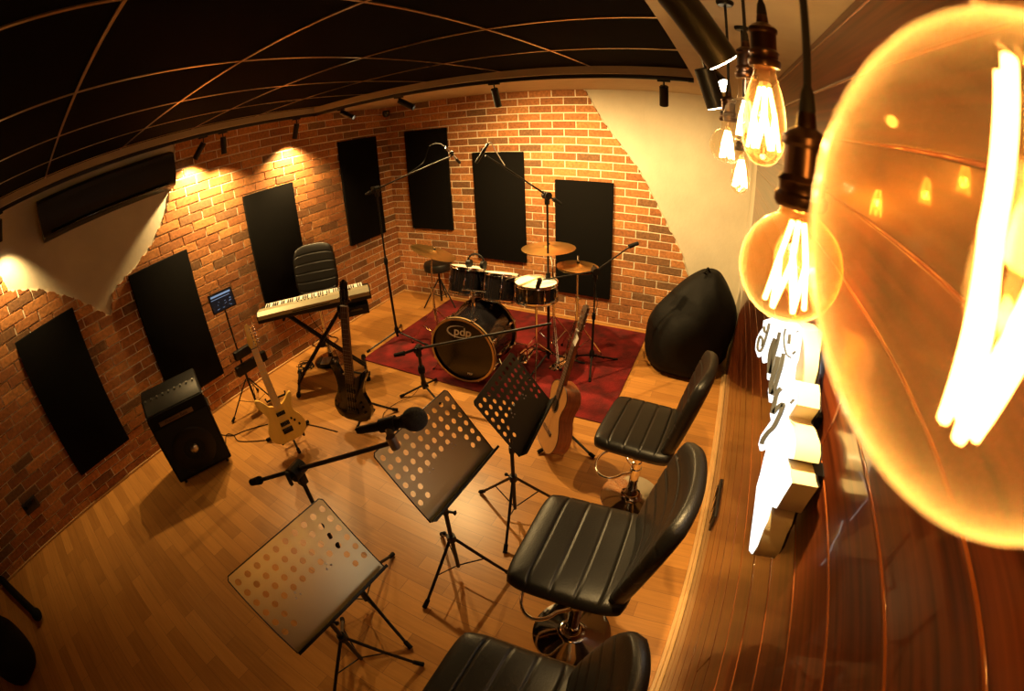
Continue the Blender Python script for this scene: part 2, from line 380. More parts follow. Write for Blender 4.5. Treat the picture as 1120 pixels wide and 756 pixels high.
# ceiling: plaster border with a recessed field of black tiles and brass coloured strips
X0, X1, Y1, Y0 = .32, 3.87, -1.46, -6.7
HZ = H+.056
b = MB(); t_ = .12
b.box((X0/2-.1, YF/2, H+t_/2), (X0+.2, -YF+.4, t_)); b.box(((X1+W)/2+.1, YF/2, H+t_/2), (W-X1+.2, -YF+.4, t_))
b.box(((X0+X1)/2, Y1/2+.1, H+t_/2), (X1-X0, -Y1+.2, t_)); b.box(((X0+X1)/2, (Y0+YF)/2-.1, H+t_/2), (X1-X0, Y0-YF+.2, t_))
b.mi = 1; b.box(((X0+X1)/2, (Y0+Y1)/2, HZ+.05), (X1-X0, Y1-Y0, .1))
struct(b.build('ceiling', [ceilp, tile_black], flat=True))
b = MB()
gx = 3.165; 
for i in range(-1, 5):
    x = gx-.69*i
    if X0+.05 < x < X1-.05: b.box((x, (Y0+Y1)/2, HZ-.002), (.011, Y1-Y0, .004))
for i in range(1, 8):
    y = -1.50-.69*i
    if y > Y0+.05: b.box(((X0+X1)/2, y, HZ-.0025), (X1-X0, .011, .005))
struct(b.build('trim_1', gold, flat=True))

# ------------------------------------------------------------------ wall panels
def panel(side, u, ztop, label):
    w, h, d = .641, 1.296, .035
    o = MB()
    if side == 'L': o.box((TH+.004+d/2, 0, 0), (d, w, h), bev=.004); loc = (0, u+w/2, ztop-h/2)
    else: o.box((0, -TH-.004-d/2, 0), (w, d, h), bev=.004); loc = (u+w/2, 0, ztop-h/2)
    ob = o.build('sound_absorber', blackfab, loc=loc)
    tag(ob, label, 'acoustic panel', 'black acoustic panels on the brick walls')
panel('L', -4.907, 1.612, 'black acoustic panel on left wall, nearest the camera, low under the pointed plaster patch')
panel('L', -3.662, 1.619, 'black acoustic panel on left wall directly behind the bass amplifier')
panel('L', -2.294, 1.906, 'black acoustic panel on left wall behind the keyboard, partly hidden by the stool backrest')
panel('L', -.917, 2.239, 'black acoustic panel on left wall, highest there and nearest the brick corner')
panel('B', .344, 2.245, 'black acoustic panel on back wall, highest there and nearest the brick corner')
panel('B', 1.331, 1.917, 'black acoustic panel on back wall, middle of its three, behind the tilted overhead microphone')
panel('B', 2.337, 1.617, 'black acoustic panel on back wall, lowest there, behind the two right cymbals')

# ------------------------------------------------------------------ air conditioner
t = thing('air_conditioner', 'black wall-mounted air conditioner high on the cream plaster patch', 'air conditioner', (0, -3.70, 2.37))
prof = smooth_closed([(.0, -.15), (.10, -.155), (.17, -.13), (.205, -.06), (.215, .02), (.215, .10), (.205, .14), (.0, .148)], 4)
b = MB(); b.prism(prof, -.66, .66, Matrix(((1, 0, 0, .002), (0, 0, 1, 0), (0, 1, 0, 0), (0, 0, 0, 1))), bev=.006); b.build('body', blackpl, t, ang=50)
b = MB(); b.box((.165, 0, -.125), (.09, 1.16, .012), Matrix.Rotation(0, 4, 'X'), bev=.003); b.build('louver', blackgl, t)
b = MB(); b.box((.19, 0, -.098), (.012, 1.2, .006)); b.build('air_outlet_trim', blackpl, t)

# ------------------------------------------------------------------ tracks & spotlights
def rail(name, p0, p1, label):
    p0, p1 = V(p0), V(p1); c_ = (p0+p1)/2; d = p1-p0
    t = thing(name, label, 'lighting track', c_)
    dims = (d.length, .034, .03) if abs(d.x) > abs(d.y) else (.034, d.length, .03)
    b = MB(); b.box((0, 0, -.015), dims, bev=.002); b.build('rail', blackmt, t)
    for q in (p0-c_, p1-c_):
        b = MB(); b.box(q+V((0, 0, -.016)), (.04, .04, .033), bev=.003); b.build('end_cap', blackpl, t)
rail('lighting_track', (.25, -6.6, H), (.25, -1.40, H), 'black lighting track along the ceiling edge above the left wall')
rail('lighting_track', (.29, -1.405, H), (3.85, -1.405, H), 'black lighting track along the ceiling edge in front of the back wall')
rail('lighting_track', (3.985, -6.4, H), (3.985, -1.7, H), 'black lighting track on the ceiling above the hanging bulbs, right side')
def spot(top, bot, L_, r, label, power, cone=125, blend=.9, drop=None, lens=True, grp='small track spotlights', tcol=WARM, aim=None):
    """lamp tube from top to bot hanging under the track"""
    top, bot = V(top), V(bot); ax = (bot-top).normalized(); mid = (top+bot)/2
    t = thing('track_spotlight', label, 'spotlight', (top.x, top.y, H-.03), 0, grp); o = V((top.x, top.y, H-.03))
    b = MB(); b.box((0, 0, -.006), (.03, .09, .014) if drop != 'x' else (.09, .03, .014), bev=.003); b.build('track_adapter', blackpl, t)
    b = MB(); s_ = top+ax*L_*.25-o; b.tube([V((0, 0, -.008)), V((0, 0, s_.z*.55)), s_], .006, 8); b.build('stem', blackmt, t)
    M = Matrix.Translation(top-o) @ ax.to_track_quat('Z', 'Y').to_matrix().to_4x4()
    b = MB(); b.lathe([(0, 0), (r*.9, 0), (r, r*.1), (r, L_), (r*.9, L_), (r*.86, L_-.012), (r*.8, L_-.03), (0, L_-.034)], 28, M); b.build('lamp_head', blackmt, t)
    ll = L_+.0005 if grp != 'small track spotlights' else L_-.028
    b = MB(); b.lathe([(0, ll-.002), (r*(.88 if ll > L_ else .62), ll-.002), (r*(.88 if ll > L_ else .62), ll+.002), (0, ll+.002)], 20, M); b.build('lens', lensm, t)
    li = bpy.data.lights.new('spot_beam', 'SPOT'); li.energy = power; li.color = tcol; li.spot_size = RD(cone); li.spot_blend = blend; li.shadow_soft_size = .018
    lo = bpy.data.objects.new('spot_beam', li); COL.objects.link(lo); lo.location = top+ax*(L_+.012)
    a2 = V(aim) if aim else ax
    lo.rotation_euler = a2.to_track_quat('-Z', 'Y').to_euler()
    return t
PW = dict(L1=45, L2=110, L3=80, L4=130, L5=90, B1=225, B2=225, B3=95, R1=110, R2=120, R3=40)
spot((.25, -4.72, 2.53), (.20, -4.76, 2.37), .16, .028, 'small black track spotlight by the near end of the air conditioner, at the left edge', PW['L1'], cone=95, aim=(-.3, -.1, -1))
spot((.25, -2.74, 2.52), (.17, -2.83, 2.38), .16, .028, 'small black tilted track spotlight beside the plaster patch edge on the left track', PW['L2'], aim=(-.2, -.1, -1))
spot((.25, -2.53, 2.53), (.23, -2.53, 2.37), .16, .028, 'small black upright track spotlight just right of the tilted one on the left track', PW['L3'], aim=(.0, 0, -1))
spot((.25, -1.65, 2.52), (.20, -1.66, 2.37), .16, .028, 'small black track spotlight above the brightest brick patch on the left wall', PW['L4'], aim=(-.15, 0, -1))
spot((.68, -1.405, 2.545), (.81, -1.36, 2.46), .16, .028, 'small black track spotlight tipped sideways, left of the corner camera', PW['L5'], drop='x', cone=120, aim=(.7, -.3, -.9))
spot((1.44, -1.405, 2.54), (1.57, -1.35, 2.45), .16, .028, 'small black track spotlight tipped sideways, right of the corner camera', PW['B1'], drop='x', cone=100, aim=(.9, -.3, -.75))
spot((2.39, -1.405, 2.53), (2.38, -1.33, 2.39), .16, .028, 'small black upright track spotlight above the middle back panel', PW['B2'], drop='x', cone=140, aim=(0, .75, -1))
spot((3.665, -1.405, 2.53), (3.655, -1.33, 2.39), .15, .032, 'small black upright track spotlight in front of the cream plaster of the back wall', PW['B3'], drop='x', cone=140, aim=(-.1, .75, -1))
bg = 'large black tube spotlights near the hanging bulbs'
spot((3.992, -3.748, 2.483), (4.07, -3.712, 2.367), .146, .031, 'large black tube spotlight nearest the camera, top centre-right of the picture', PW['R1'], cone=66, grp=bg, aim=(.25, .1, -1))
spot((4.015, -3.20, 2.425), (4.045, -3.18, 2.33), .12, .029, 'middle one of the three black tube spotlights beside the bulbs', PW['R2'], cone=66, grp=bg, aim=(.15, .25, -1))
spot((4.02, -2.86, 2.46), (4.075, -2.96, 2.40), .12, .026, 'farthest and smallest tube spotlight beside the bulbs, its bright mouth facing the camera', PW['R3'], cone=42, grp=bg, aim=(-.95, -.06, -.62))

t = thing('dome_camera', 'small black dome camera in the brick corner just under the ceiling', 'camera', (.13, -.13, 2.52))
b = MB(); b.box((0, 0, .03), (.09, .09, .02), Matrix.Rotation(pi/4, 4, 'Z'), bev=.004); b.cyl((0, 0, .02), (-.06, .06, .02), .015); b.build('mount', blackpl, t)
b = MB(); b.lathe([(0, -.05), (.03, -.045), (.045, -.025), (.05, 0), (.05, .022), (0, .024)], 20); b.build('housing', blackgl, t)

# ------------------------------------------------------------------ hanging bulbs
def filament(kind, R):
    b = MB()
    big = kind == 'spiral'; n = 4 if big else 6; th = R*(.036 if big else .045)
    for i in range(n):
        a = 2*pi*i/n+.3; a1 = a+pi/n; a2 = a+2*pi/n; r0, r1, r2 = (R*.20, R*.24, R*.10) if big else (R*.13, R*.30, R*.40)
        top, mid, low = R*.80, R*.1, -R*.72
        b.tube([(r0*cos(a), r0*sin(a), top), (r1*cos(a), r1*sin(a), mid), (r2*cos(a1), r2*sin(a1), low)], th, 6)
        b.tube([(r2*cos(a1), r2*sin(a1), low), (r1*cos(a2), r1*sin(a2), mid), (r0*cos(a2), r0*sin(a2), top)], th, 6)
    return b
def globe_prof(R, neck, L_):
    a0 = math.asin(neck/R*1.15); pr_ = [(0, -R)]; k = 26
    for i in range(1, k+1):
        a = pi*(i/k)*(1-a0/pi); pr_.append((R*sin(a), -R*cos(a)))
    pr_ += [(neck*1.04, R*cos(a0)+.006), (neck, L_)]; return pr_
def st_prof(s=1):
    return [(0, -.078), (.010, -.0765), (.019, -.071), (.026, -.060), (.0305, -.045), (.032, -.030), (.0315, -.012), (.029, .008), (.0245, .028), (.0195, .044), (.0160, .056), (.0145, .070)]
def pendant(cx, cy, cz, kind, glass, label, power, R=.0475, fk='cage', neckz=None):
    """cz = centre of the glass; origin at the ceiling"""
    t = thing('pendant_bulb', label, 'hanging bulb', (cx, cy, H), 0, 'row of filament bulbs hanging along the plank wall')
    if kind == 'G':
        nz_ = neckz if neckz else R*1.45; prof = globe_prof(R, .0165, nz_)
    else: prof = st_prof(); nz_ = .07
    oz = cz-H
    g = MB().lathe(prof, 40, Matrix.Translation((0, 0, oz))).build('bulb', glass, t, ang=180)
    fb = filament(fk, R if kind == 'G' else .058)
    bmesh.ops.translate(fb.bm, vec=(0, 0, oz-(0 if kind == 'G' else .012)), verts=fb.bm.verts); fb.build('filament', filam, g)
    st = MB(); st.lathe([(0, oz-.3*R), (.0022, oz-.3*R), (.003, oz+R*.8), (.008, oz+nz_-.004), (.013, oz+nz_), (0, oz+nz_)], 12); st.build('glass_stem', clearg, g)
    z0 = oz+nz_-.006
    s = MB(); s.lathe([(.0, z0+.01), (.015, z0+.002), (.0215, z0), (.024, z0+.004), (.024, z0+.010), (.0205, z0+.013), (.0205, z0+.019), (.0225, z0+.022), (.0185, z0+.027), (.0185, z0+.050), (.021, z0+.053), (.021, z0+.058), (.016, z0+.063), (.009, z0+.067), (.008, z0+.078), (.0045, z0+.084), (.0, z0+.084)], 32); s.build('lamp_holder', bronze, t)
    cz_ = z0+.08
    c_ = MB(); c_.lathe([(0, cz_-.006), (.0065, cz_-.004), (.0075, cz_+.002), (.006, cz_+.016), (.0035, cz_+.022), (0, cz_+.022)], 16); c_.tube([(0, 0, cz_+.02), (.0005, 0, cz_*.5), (0, 0, -.002)], .0036, 8); c_.build('cord', cordm, t)
    cp = MB(); cp.lathe([(0, -.012), (.02, -.012), (.024, -.006), (.024, 0), (0, 0)], 20); cp.build('ceiling_cup', blackmt, t)
    li = bpy.data.lights.new('bulb_glow', 'POINT'); li.energy = power; li.color = WARM; li.shadow_soft_size = .012
    lo = bpy.data.objects.new('bulb_glow', li); COL.objects.link(lo); lo.location = (cx, cy, cz-.2*R)
    lo.parent = None
BP_ = 1.6
pendant(4.157, -4.405, 2.222, 'G', amber, 'huge amber globe bulb right in front of the camera at the right edge', 1.6, R=.0625, fk='spiral')
pendant(4.142, -4.129, 2.134, 'G', amber, 'amber globe bulb hanging lowest, second in the row from the camera, above the lit sign', BP_, R=.0475, neckz=.057)
pendant(4.130, -3.862, 2.276, 'T', amber, 'teardrop-shaped amber bulb, third in the row from the camera', BP_, fk='cage')
pendant(4.118, -3.585, 2.272, 'G', clearg, 'round clear bulb half hidden behind the amber teardrop bulb', BP_, R=.0475, neckz=.09)
pendant(4.084, -3.313, 2.207, 'G', clearg, 'round clear bulb leftmost in the row, in front of the cream plaster', BP_, R=.0475)
pendant(4.135, -3.035, 2.125, 'T', clearg, 'small teardrop bulb hanging lowest of the distant bulbs, farthest in the row', BP_)

# ------------------------------------------------------------------ lit cloud sign on the plank wall
def cam_ray(px, py):
    x = (px-560); y = -(py-378); r = math.hypot(x, y); rm = r/485.98654; th = rm+.0307217*rm**3; s = sin(th)/max(r, 1e-9)
    return R3 @ V((x*s, y*s, -cos(th)))
def onx(px, py, xv):
    d = cam_ray(px, py); t_ = (xv-CAM.x)/d.x; p = CAM+d*t_; return (p.y, p.z)
XF = 4.293
face_px = [(876, 359), (874.5, 368), (872, 385), (870.5, 399), (866.5, 415), (871, 416), (871.5, 426), (871, 435), (870.5, 442.4), (862.4, 455), (862, 458), (866, 465), (869.7, 480), (869.7, 491.4), (867.5, 502), (861, 501), (863.8, 514), (864, 520), (866, 528), (857, 542.5), (848.7, 556.4), (844, 554.4), (839.5, 570), (834.8, 579.5), (828, 598), (822.3, 606.6), (819.6, 603), (821.6, 586), (825, 559.7), (828, 533), (832, 519), (836.4, 500), (840.7, 485), (848, 460), (853, 430), (856, 400), (857, 375), (858, 352), (868, 350)]
fp = [onx(x, y, XF) for x, y in face_px]
Yc = sum(p[0] for p in fp)/len(fp); Zc = sum(p[1] for p in fp)/len(fp)
t = thing('lit_wall_sign', 'white glowing cloud-shaped sign with grey script lettering on the plank wall', 'sign', (W-.03, Yc, Zc))
TX = lambda d: Matrix(((0, 0, 1, d), (1, 0, 0, 0), (0, 1, 0, 0), (0, 0, 0, 1)))
loc = [(a-Yc, c_-Zc) for a, c_ in fp]; OX = W-.03
b = MB(); b.prism(loc, XF+.001-OX, 4.348-OX, TX(0)); b.build('box_side', signside, t, ang=50)
b = MB(); b.prism([(x*.995, y*.99) for x, y in loc], XF-.002-OX, XF+.0005-OX, TX(0)); b.build('glowing_face', signface, t)
b = MB()
for yy, zz in ((.25, -.02), (-.1, .0), (.05, .03)): b.box((.014, yy, zz), (.03, .04, .03))
b.prism([(x*.97, y*.93) for x, y in loc], 0, .006, TX(0)); b.build('back_plate', blackpl, t)
XL = 4.283
bk_px = [(835, 350.5), (834, 359), (830, 365), (827, 372), (826, 382), (828.7, 390.6), (832.7, 388), (834, 397), (839, 395.5), (839, 403), (839, 415), (841.5, 416), (840, 427), (841, 440), (845, 440), (842, 453), (843.4, 460), (837, 469), (832, 476.4), (829.5, 486), (831, 493), (836, 491), (842, 482), (850, 474), (856, 462), (860, 450), (862, 432), (866, 420), (868, 400), (871, 392), (874, 372), (874, 358), (866, 350), (850, 346)]
b = MB(); b.prism([(onx(x, y, XL)[0]-Yc, onx(x, y, XL)[1]-Zc) for x, y in bk_px], XL-OX, XL+.006-OX, TX(0)); b.build('lettering_plate', signface, t)
b = MB(); XS = XL-.003
strokes = [([(841, 353.7), (839, 362.5), (836, 362.5), (835.5, 357)], .9), ([(839, 363.3), (836, 373.8), (833, 381.8), (830.3, 384.2), (828.3, 380.2), (829.5, 372), (831.5, 368), (833.9, 372), (833.2, 379)], .8),
           ([(848, 370.5), (844.7, 378.6), (842.3, 388.2), (841.5, 399.5), (841.3, 408)], 1.7), ([(852.4, 363.3), (849.6, 376.2), (846.3, 388.2), (844, 399.5), (841.5, 409)], 1.1),
           ([(851, 390), (849.2, 399.5), (846.3, 408.7), (843.5, 419), (843.2, 431)], 1.8), ([(856.8, 386.6), (854.4, 399.5), (851, 411), (847, 424.7), (843.6, 432)], 1.3),
           ([(854, 424.7), (849.6, 429.6), (847, 440), (844.7, 451.3), (849.6, 446.4), (856.2, 442.2), (853.2, 452), (851.4, 456), (846, 466.8), (839.7, 473.2), (834.3, 480.7), (832.7, 486)], 1.5),
           ([(858.8, 359.3), (857.2, 368), (857.6, 377.8), (860, 387.4), (864.8, 391.4)], .5), ([(863.6, 365.7), (862.4, 376.2)], 1.0), ([(866.4, 387.4), (869.7, 384.2)], .6), ([(871.6, 362), (872.2, 363)], .9), ([(864, 441.2), (868, 436.8)], .7)]
for pts, wd in strokes:
    b = MB()
    cc = catmull([(*onx(x, y, XS), 0) for x, y in pts], 5); sc_ = abs((V(onx(pts[0][0]+1, pts[0][1], XS))-V(onx(pts[0][0], pts[0][1], XS))).length)
    Lf, Rt = [], []
    pxy = catmull([(x, y, 0) for x, y in pts], 5)
    for i, p in enumerate(pxy):
        a = pxy[max(i-1, 0)]; c_ = pxy[min(i+1, len(pxy)-1)]; d = (c_-a); d = d.normalized() if d.length else V((1, 0, 0)); nn = V((-d.y, d.x, 0))*wd*1.5
        Lf.append(onx(p.x+nn.x, p.y+nn.y, XS)); Rt.append(onx(p.x-nn.x, p.y-nn.y, XS))
    for i in range(len(Lf)-1):
        q = [Lf[i], Lf[i+1], Rt[i+1], Rt[i]]; q = [(a-Yc, c_-Zc) for a, c_ in q]
        if min((V(q[0])-V(q[1])).length, (V(q[2])-V(q[3])).length) > 1e-7: b.prism(q, XS-OX, XS+.002-OX, TX(0))
    b.build('script_stroke', signdark, t, flat=True)

t = thing('wall_socket', 'black socket plate with a frame on the plank wall beside the stools', 'wall socket', (W, -2.70, .36))
b = MB(); b.box((-.006, 0, 0), (.014, .30, .13), bev=.004); b.build('plate', socketm, t)
for q in (-.09, 0, .09): MB().box((-.016, q, 0), (.010, .062, .075), bev=.004).build('outlet', blackgl, t)
t = thing('wall_socket', 'dark square socket plate low on the brick wall at the left edge', 'wall socket', (TH+.002, -5.56, .40))
b = MB(); b.box((.006, 0, 0), (.014, .19, .12), bev=.004); b.build('plate', socketm, t)
b = MB(); b.box((.015, 0, 0), (.008, .15, .08), bev=.003); b.build('outlet', blackgl, t)

# ------------------------------------------------------------------ rug
b = MB(); RX0, RX1, RY0, RY1 = .86, 3.45, -1.78, -.10
b.box(((RX0+RX1)/2, (RY0+RY1)/2, .006), (RX1-RX0, RY1-RY0, .012), bev=.004); t = b.build('rug', redrug)
tag(t, 'red plush rectangular rug under the drum kit', 'rug')
b = MB(); pts = [(RX0, RY0, .006), (RX1, RY0, .006), (RX1, RY1, .006), (RX0, RY1, .006)]; b.tube(pts, .006, 8, closed=True); b.build('binding', rugedge, t)

# ------------------------------------------------------------------ bar stools
def cushion(b, d, w, h, ngr, along='x', M=None, e=5, gd=.006, nx=36, ny=24, puff=.35, back=0, bend=0):
    """closed quilted pad; grooves cross the d direction"""
    def pt(s, t_, side):
        # superellipse outline
        m_ = max(abs(s), abs(t_)); rd = .55/e
        x, y = s*d/2*(1-rd*abs(t_)**e), t_*w/2*(1-rd*abs(s)**e)
        edge = max(0, 1-m_**6); zz = h/2*(puff+(1-puff)*edge**.6) if m_ < 1 else 0
        if side > 0 and ngr:
            g = 0
            for i in range(1, ngr+1):
                c_ = -1+2*i/(ngr+1); g += math.exp(-((s-c_)/.020)**2)
            zz -= gd*min(g, 1)*min(1, edge*2)
        return V((x, y, side*zz))
    def wrap(p):
        return V((p.x, p.y, p.z+bend*(p.y/(w/2))**2))
    grid = {}
    for side in (1, -1):
        for i in range(nx+1):
            for j in range(ny+1):
                s, t_ = -1+2*i/nx, -1+2*j/ny; rim = i in (0, nx) or j in (0, ny)
                if rim and side < 0: grid[side, i, j] = grid[1, i, j]; continue
                grid[side, i, j] = b.bm.verts.new(wrap(pt(s, t_, side)))
    vs = set()
    for side in (1, -1):
        for i in range(nx):
            for j in range(ny):
                q = [grid[side, i, j], grid[side, i+1, j], grid[side, i+1, j+1], grid[side, i, j+1]]
                b.bm.faces.new(q if side > 0 else q[::-1]); vs |= set(q)
    b._post(list(vs), M); return b
def make_stool(zs, label):
    t = thing('bar_stool', label, 'bar stool', (0, 0, 0), 0, 'black leather bar stools with chrome bases')
    # sitter faces -x ; seat centre above the origin
    b = MB(); cushion(b, .47, .50, .095, 4, M=Matrix.Translation((-.01, 0, zs-.045)), e=6, gd=.007, nx=96, ny=28)
    b.build('seat', leather, t, ang=70)
    Mb = Matrix.Translation((.255, 0, zs+.19)) @ Matrix.Rotation(RD(-77), 4, 'Y') @ Matrix.Rotation(pi, 4, 'Z')
    b = MB(); cushion(b, .60, .47, .075, 5, M=Mb, e=3.4, gd=.006, bend=.045, nx=96, ny=28)
    b.build('backrest', leather, t, ang=70)
    b = MB(); b.lathe([(0, 0), (.202, 0), (.205, .004), (.203, .010), (.17, .014), (.08, .019), (.045, .028), (.038, .05), (.036, .10), (0, .10)], 48); b.build('base', mat('chrome_dark_reflection', (.38, .35, .32), .07, metal=1), t, ang=60)  # chrome base coloured darker to paint in the black ceiling it reflects
    b = MB(); b.lathe([(0, .09), (.030, .09), (.030, zs*.52), (.024, zs*.52+.004), (.024, zs-.12), (0, zs-.12)], 24); b.box((0, 0, zs-.105), (.2, .2, .02), bev=.004); b.lathe([(0, zs-.16), (.045, zs-.155), (.05, zs-.11), (0, zs-.11)], 24); b.build('column', chrome, t)
    fz = zs*.40
    b = MB(); pts = []
    for i in range(25):
        a = RD(150)*(i/24*2-1); pts.append((-.16-.10*cos(a), .135*sin(a)*1.02, fz))
    pts = [(-.02, -.03, fz)]+pts+[(-.02, .03, fz)]; b.tube(pts, .010, 10); b.cyl((0, 0, fz-.025), (0, 0, fz+.025), .036, n=24); b.build('footrest', chrome, t)
    b = MB(); b.tube([(.02, .03, zs-.12), (.05, .16, zs-.125), (.05, .26, zs-.13)], .005, 8); b.ball((.05, .27, zs-.13), .010); b.build('height_lever', chrome, t)
    return t
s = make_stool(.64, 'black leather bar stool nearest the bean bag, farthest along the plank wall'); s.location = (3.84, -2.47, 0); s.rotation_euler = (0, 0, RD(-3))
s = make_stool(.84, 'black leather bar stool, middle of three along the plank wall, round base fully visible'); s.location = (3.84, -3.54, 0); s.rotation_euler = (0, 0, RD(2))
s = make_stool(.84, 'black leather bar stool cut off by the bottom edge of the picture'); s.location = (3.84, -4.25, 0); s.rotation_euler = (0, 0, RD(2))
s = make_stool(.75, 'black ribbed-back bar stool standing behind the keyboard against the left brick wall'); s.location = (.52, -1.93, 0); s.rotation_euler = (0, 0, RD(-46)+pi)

# ------------------------------------------------------------------ bean bag
b = MB(); rnd = random.Random(2); NU, NV = 40, 26; rows = []
for j in range(NV+1):
    v = j/NV
    z = 1.0*v**1.0
    # radius profile: fat bottom, narrow top leaning to the plank wall
    rr = .44*(min(1, (v/.10))**.5 if v < .10 else 1)*(1-.0*v)
    rr = .43*math.sqrt(max(0, 1-((v-.26)/.27)**2))if v < .0 else rr
    if v >= .10: rr = .43*(1-max(0, (v-.35)/.65)**2.1*.84)
    if v < .10: rr = .44*(.80+.174*(v/.10)**.6)
    cx = .17*v**1.6; cy = -.04*v**1.5+.02
    ring = []
    for i in range(NU):
        a = 2*pi*i/NU
        w_ = 1+.035*sin(3*a+4*v)+.03*sin(5*a-7*v+1)+.018*sin(9*a+13*v)-.06*max(0, cos(a-RD(200)))*math.exp(-((v-.72)/.12)**2)
        ring.append(b.bm.verts.new((cx+rr*w_*cos(a), cy+rr*w_*sin(a), z+.02*sin(2*a+1)*v*(1-v))))
    rows.append(ring)
for a, c_ in zip(rows, rows[1:]):
    for i in range(NU): b.bm.faces.new((a[i], a[(i+1) % NU], c_[(i+1) % NU], c_[i]))
b.bm.faces.new(rows[0][::-1]); b.bm.faces.new(rows[-1])
t = b.build('bean_bag', beanm, loc=(3.90, -.52, 0), ang=80, sub=1)
tag(t, 'big black slouching bean bag in the corner beside the cream plaster', 'bean bag')
b = MB(); b.tube([(.12, -.13, .985), (.10, -.16, 1.0), (.13, -.10, 1.03), (.15, -.08, .99)], .012, 8); b.build('top_handle', beanm, t)

# ------------------------------------------------------------------ music stands
def tripod(b_parent, r, zh, zf, n=3, a0=0, mt=blackmt, rad=.009, foot=.014, brace=True, splay=True):
    for i in range(n):
        a = a0+2*pi*i/n; c_, s_ = cos(a), sin(a)
        b = MB(); b.tube([(c_*.018, s_*.018, zh), (c_*r, s_*r, .014)], rad, 8)
        if brace: b.tube([(c_*.012, s_*.012, zf), (c_*r*.52, s_*r*.52, zh*.5)], rad*.45, 6)
        lg = b.build('leg', mt, b_parent)
        f = MB(); f.cyl((c_*(r-.03), s_*(r-.03), .012+.03*zh/r), (c_*(r+.012), s_*(r+.012), .010), foot*.9, foot, 12); f.build('rubber_foot', rubber, lg)
def make_music_stand(C, yaw, tilt, base, rot0, label, scale=1, dm=None):
    bx, by = base; t = thing('music_stand', label, 'music stand', (bx, by, 0), 0, 'perforated black music stands')
    w, h = .50*scale, .355*scale
    u = V((sin(yaw), cos(yaw), 0)); n_ = V((-cos(yaw), sin(yaw), 0)); v = n_*cos(tilt)+V((0, 0, 1))*sin(tilt); nr = v.cross(u).normalized()
    if nr.z < 0: nr = -nr
    # frame x=u, y=v, z=normal towards reader
    M = Matrix((u, v, nr)).transposed().to_4x4(); M.translation = V(C)-V((bx, by, 0))
    b = MB(); pu, pv, r = .0495*scale, .0465*scale, .0125*scale
    nc, nr_ = 10, 6; xs = [-.5*w]+[(-nc/2+i)*pu for i in range(nc+1)]+[.5*w]; ytop = h/2-.014
    ys = [ytop-i*pv for i in range(nr_+1)]
    def quad(x0, x1, y0, y1):
        f = b.bm.faces.new([b.bm.verts.new(p) for p in ((x0, y0, 0), (x1, y0, 0), (x1, y1, 0), (x0, y1, 0))]); return f
    for i in range(nc):
        for j in range(nr_):
            x0 = -nc/2*pu+i*pu; x1 = x0+pu; y1 = ys[j]; y0 = y1-pv
            if j < 4 or i in (0, 1, 8, 9):
                cx, cy = (x0+x1)/2, (y0+y1)/2; K = 20; sq = []; ci = []
                for k in range(K):
                    a = 2*pi*k/K+pi/4; c_, s_ = cos(a), sin(a); m_ = max(abs(c_), abs(s_))
                    sq.append(b.bm.verts.new((cx+c_/m_*pu/2, cy+s_/m_*pv/2, 0))); ci.append(b.bm.verts.new((cx+c_*r, cy+s_*r, 0)))
                for k in range(K): b.bm.faces.new((sq[k], sq[(k+1) % K], ci[(k+1) % K], ci[k]))
            else: quad(x0, x1, y0, y1)
    quad(-nc/2*pu, nc/2*pu, -h/2, ys[-1])
    q = .012
    quad(-w/2+q, w/2-q, ytop, h/2)
    for sgn in (-1, 1):
        x0, x1 = sorted((sgn*nc/2*pu, sgn*w/2)); quad(x0, x1, -h/2, ytop)
        f = b.bm.faces.new([b.bm.verts.new(p) for p in ((sgn*w/2, ytop, 0), (sgn*(w/2-q), ytop, 0), (sgn*(w/2-q), h/2, 0), (sgn*(w/2-q*.3), h/2-q*.3, 0))])
    bmesh.ops.transform(b.bm, matrix=M, verts=b.bm.verts)
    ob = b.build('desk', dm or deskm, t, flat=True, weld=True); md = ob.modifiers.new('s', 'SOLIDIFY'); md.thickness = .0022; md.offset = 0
    b = MB()
    for sgn in (-1, 1): b.tube([(sgn*w/2, -h/2, 0), (sgn*w/2, h/2-.012, 0)], .0028, 6)
    b.tube([(-w/2, h/2-.012, 0), (-w/2+.012, h/2, 0), (w/2-.012, h/2, 0), (w/2, h/2-.012, 0)], .0028, 6)
    bmesh.ops.transform(b.bm, matrix=M, verts=b.bm.verts); b.build('rolled_edge', blackmt, t)
    b = MB(); b.box((0, -h/2, .022), (w, .003, .05), bev=.001); b.box((0, -h/2+.005, .048), (w, .012, .003), bev=.001)
    bmesh.ops.transform(b.bm, matrix=M, verts=b.bm.verts); b.build('ledge', blackmt, t)
    for cx in (-.085, .085):
        for dx, dy in ((0, .011), (-.012, -.006), (.012, -.006)):
            b = MB(); b.ball((cx*scale+dx, -.028+dy, .0015), .0046, 8, (1, 1, .6)); bmesh.ops.transform(b.bm, matrix=M, verts=b.bm.verts); b.build('rivet', steel, t)
    b = MB(); b.box((0, -.03, -.012), (.22, .028, .018), bev=.003); b.cyl((-.03, -.03, -.035), (.03, -.03, -.035), .014); b.cyl((.03, -.03, -.035), (.09, -.03, -.035), .006); b.ball((.10, -.03, -.035), .014, 12)
    bmesh.ops.transform(b.bm, matrix=M, verts=b.bm.verts); b.build('tilt_bracket', blackmt, t)
    j = M @ V((0, -.03, -.038)); zt_ = j.z
    b = MB(); b.tube([(0, 0, .34), (0, 0, zt_-.12), j], .0075, 10); b.build('inner_shaft', steel if False else blackmt, t)
